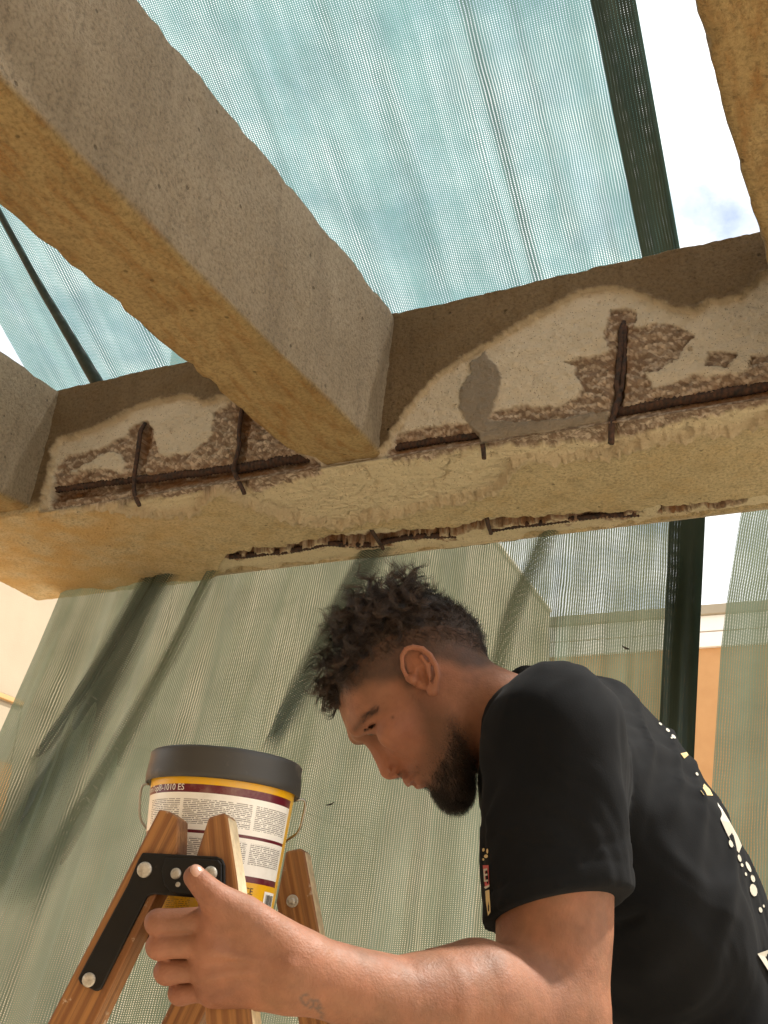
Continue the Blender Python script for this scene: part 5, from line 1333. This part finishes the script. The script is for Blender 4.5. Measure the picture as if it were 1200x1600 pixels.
# ---- hair: strands rooted on the scalp
t = NT('dark_hair'); ha = t.attr('shade')
M_HAIR = t.set(color=t.mix(ha, (0.010, 0.0065, 0.005), (0.085, 0.052, 0.034)), rough=0.42, Specular_IOR_Level=0.4)
def strands(name, roots, nrm_, length, flow, curl_r, curl_l, nseg, rad, parent, clump=None, grav=0.0, shade=None, seed=0, lift=0.6, jitter=0.25, kind=True, frizz=0.0):
    r_ = np.random.default_rng(seed); n = len(roots)
    ss = np.linspace(0, 1, nseg+1)
    d0 = nrm_*lift+flow+r_.normal(0, jitter, (n, 3)); d0 /= np.linalg.norm(d0, axis=1)[:, None]
    pos = [roots-nrm_*0.001]; d = d0.copy(); step_ = (length/nseg)[:, None]
    down = -norm(ZC)
    for k in range(nseg):
        d = d+flow*0.16+down*grav+r_.normal(0, frizz, (n, 3)); d /= np.linalg.norm(d, axis=1)[:, None]; pos.append(pos[-1]+d*step_)
    Pn = np.stack(pos, 1)
    a1 = np.cross(d0, np.array([.3, .5, .8])); a1 /= np.linalg.norm(a1, axis=1)[:, None]; a2 = np.cross(d0, a1)
    ph = clump if clump is not None else r_.uniform(0, 6.28, n)
    th_ = 2*np.pi*(ss[None]*length[:, None]/curl_l[:, None])+ph[:, None]
    amp = (curl_r[:, None]*sstep(0, 0.5, ss)[None])[..., None]
    Pn = Pn+amp*((np.cos(th_)-np.cos(ph)[:, None])[..., None]*a1[:, None]+(np.sin(th_)-np.sin(ph)[:, None])[..., None]*a2[:, None])
    T = np.gradient(Pn, axis=1); T /= np.linalg.norm(T, axis=2)[..., None]+1e-12
    A = np.cross(T, np.array([.21, .4, -.89])); A /= np.linalg.norm(A, axis=2)[..., None]+1e-12; B = np.cross(T, A)
    rr = rad*(1-0.75*ss**2)
    ring_ = [Pn+rr[None, :, None]*(math.cos(a)*A+math.sin(a)*B) for a in (0, 2.094, 4.189)]
    Vs = np.stack(ring_, 2).reshape(-1, 3)
    base_ = (np.arange(n)*(nseg+1)*3)[:, None, None]; i = (np.arange(nseg)*3)[None, :, None]; j = np.arange(3)[None, None]
    Fs = np.stack([base_+i+j, base_+i+(j+1) % 3, base_+i+3+(j+1) % 3, base_+i+3+j], -1).reshape(-1, 4)
    sh = (np.full(n, .3) if shade is None else shade)
    o = mesh_obj(name, cam2world(Vs), Fs, M_HAIR, parent, True, attrs={'shade': np.repeat(np.clip(sh, 0, 1), (nseg+1)*3)})
    if kind: o['kind'] = 'stuff'
    return o
fa = np.linalg.norm(np.cross(BV[BF[:, 2]]-BV[BF[:, 0]], BV[BF[:, 3]]-BV[BF[:, 1]]), axis=1)*.5
def sample(mask, n, seed):
    r_ = np.random.default_rng(seed); w_ = fa*mask[BF].mean(1); w_ /= w_.sum()
    f = r_.choice(len(BF), n, p=w_); uv_ = r_.random((n, 2)); a = BV[BF[f, 0]]; b = BV[BF[f, 1]]; c_ = BV[BF[f, 2]]; d_ = BV[BF[f, 3]]
    u, v = uv_[:, :1], uv_[:, 1:]
    p = a*(1-u)*(1-v)+b*u*(1-v)+c_*u*v+d_*(1-u)*v; nn = BN[BF[f]].mean(1); nn /= np.linalg.norm(nn, axis=1)[:, None]
    return p, nn, BF[f, 0]
far_ok = (hp[:, 1] > -.055).astype(float)
# long curls on top: clumps that share a curl
pc, nc_, vi = sample(m_long*(sd_long > 1)*(hp[:, 1] > -.06), 520, 5)
K = 17
hpc = to_head(pc); top = sstep(0.02, 0.10, hpc[:, 2]+hpc[:, 0]*.55); front_ = sstep(.03, .085, hpc[:, 0]); backf = sstep(-.02, -.07, hpc[:, 0])
rr_ = np.random.default_rng(9)
pcx = np.stack([600+FPX*pc[:, 0]/pc[:, 2], 800-FPX*pc[:, 1]/pc[:, 2]], 1)
backf = sstep(655, 700, pcx[:, 0]); tuft = np.exp(-((pcx[:, 0]-628)/34)**2)*sstep(985, 945, pcx[:, 1])
Lc = (0.019+0.022*top+0.004*front_+0.020*tuft)*(1-0.66*backf)*(.42+.58*sstep(1, 26, sd_long[vi]))*rr_.uniform(.75, 1.2, len(pc))
flowc = (HF*0.55-HU*0.05)[None]*(0.35+0.65*front_)[:, None]+nc_*0.35+rr_.normal(0, .38, (len(pc), 3))
flowc = flowc-HF[None]*0.25*(1-front_)[:, None]+norm(np.array([.25, 1, 0]))[None]*0.5*tuft[:, None]
cl_r = rr_.uniform(.0036, .0070, len(pc))*(1-.6*backf); cl_l = rr_.uniform(.022, .037, len(pc)); ph_ = rr_.uniform(0, 6.28, len(pc)); shd = np.clip(rr_.normal(.30, .24, len(pc))+.15*front_, 0, 1)
ii = np.repeat(np.arange(len(pc)), K)
jt = rr_.normal(0, .0016, (len(ii), 3)); jt -= nc_[ii]*(jt*nc_[ii]).sum(1)[:, None]
strands('hair', pc[ii]+jt, nc_[ii], Lc[ii]*rr_.uniform(.75, 1.15, len(ii)), flowc[ii], cl_r[ii], cl_l[ii], 13, .00022, person, ph_[ii]+rr_.normal(0, .16, len(ii)), .05, np.clip(shd[ii]+rr_.normal(0, .08, len(ii)), 0, 1), 3, .75, .05)
pu, nu, vi = sample(m_long*(hp[:, 1] > -.05), 5200, 15)
tan_ = np.random.default_rng(12).normal(0, .6, (len(pu), 3))
strands('undercoat', pu, nu, np.random.default_rng(13).uniform(.008, .016, len(pu)), tan_, np.full(len(pu), .0022), np.full(len(pu), .016), 6, .00020, person, None, 0, np.random.default_rng(14).uniform(0, .2, len(pu)), 14, .35, .1)
# short sides
pf, nf_, vi = sample(m_fade*(1-m_long*.85)*(hp[:, 1] > -.03)*(1-earm), 9000, 6)
sdv = sd_long[vi]; Lf = np.clip(.0085+.00032*np.clip(sdv, -30, 10), .0018, .011)
strands('side_hair', pf, nf_, Lf, (-HF*.25-HU*.75)[None]*np.ones((len(pf), 1)), np.full(len(pf), .0003), np.full(len(pf), .02), 3, .00013, person, None, .1, np.random.default_rng(4).uniform(.05, .6, len(pf)), 4, .45, .22)
# beard
pb, nb_, vi = sample(m_beard*(0.15+m_dense)*(hp[:, 1] > -.05), 7500, 7)
dn = m_dense[vi]; hb_ = to_head(pb); chin = np.exp(-((hb_-lp(712, 1245, 0.0))**2).sum(1)/(2*.028**2))
Lb = .0024+.0036*dn+.0085*chin*dn
strands('beard', pb, nb_, Lb*np.random.default_rng(2).uniform(.7, 1.2, len(pb)), (-HU*.55+HF*.05)[None]+np.array([-.15, -1.0, 0])[None]*chin[:, None]*0.9, .0010*dn+.0001, np.full(len(pb), .012), 5, .00014, person, None, .05, np.random.default_rng(4).uniform(0, .35, len(pb))*(1-.6*dn), 5, .55, .25)
# moustache, brows, lashes
mo = poly_sd(q2*_sc, fu([(620, 1206), (634, 1197), (650, 1203), (651, 1209), (640, 1212), (628, 1215)], .02)*_sc)
pm_, nm_, vi = sample(((mo > -2)*ishead*(hp[:, 1] > -.02)).astype(float), 350, 8)
strands('moustache', pm_, nm_, np.full(len(pm_), .004), (-HU*.8+HL*.3)[None]*np.ones((len(pm_), 1)), np.full(len(pm_), .0003), np.full(len(pm_), .02), 3, .00012, person, None, .05, None, 6, .4, .2)
bmk1 = (np.exp(-(bd/.0036)**2)*ishead*(hp[:, 1] > 0.0)); bmk1 = np.where(bmk1 > .25, bmk1, 0)
pe, ne, vi = sample(bmk1, 260, 9)
bdir = norm(from_head(FH[(584, 1112)])-from_head(FH[(559, 1135)]))
strands('eyebrow', pe, ne, np.full(len(pe), .0065), bdir[None]*np.ones((len(pe), 1)), np.full(len(pe), .0003), np.full(len(pe), .02), 3, .00016, person, None, 0, np.full(len(pe), .1), 7, .30, .16)
le = [from_head(FH[k]+np.array([0, .0006, .0008])) for k in ((570, 1139), (579, 1135), (588, 1131))]
tt_ = np.random.default_rng(3).random(60); lr = np.where(tt_[:, None] < .5, le[0]+(le[1]-le[0])*(tt_[:, None]*2), le[1]+(le[2]-le[1])*(tt_[:, None]*2-1))
strands('eyelashes', lr, np.tile(HL, (60, 1)), np.full(60, .0055), (HF*.7-HU*.45)[None]*np.ones((60, 1)), np.full(60, .0002), np.full(60, .02), 4, .00020, person, None, 0, np.zeros(60), 8, .5, .1)

# fine hairs on the forearm
am = ((BV[:, 0] > -.07) & (BV[:, 0] < .12) & (BV[:, 1] < -.36) & (BV[:, 2] < 1.02)).astype(float)
pa, na, vi = sample(am, 1500, 21)
strands('arm_hair', pa, na, np.random.default_rng(22).uniform(.004, .010, len(pa)), (norm(np.array([-.8, -.6, .1])))[None]*np.ones((len(pa), 1)), np.full(len(pa), .0004), np.full(len(pa), .02), 4, .00006, person, None, 0, np.random.default_rng(23).uniform(.1, .6, len(pa)), 23, .25, .3)
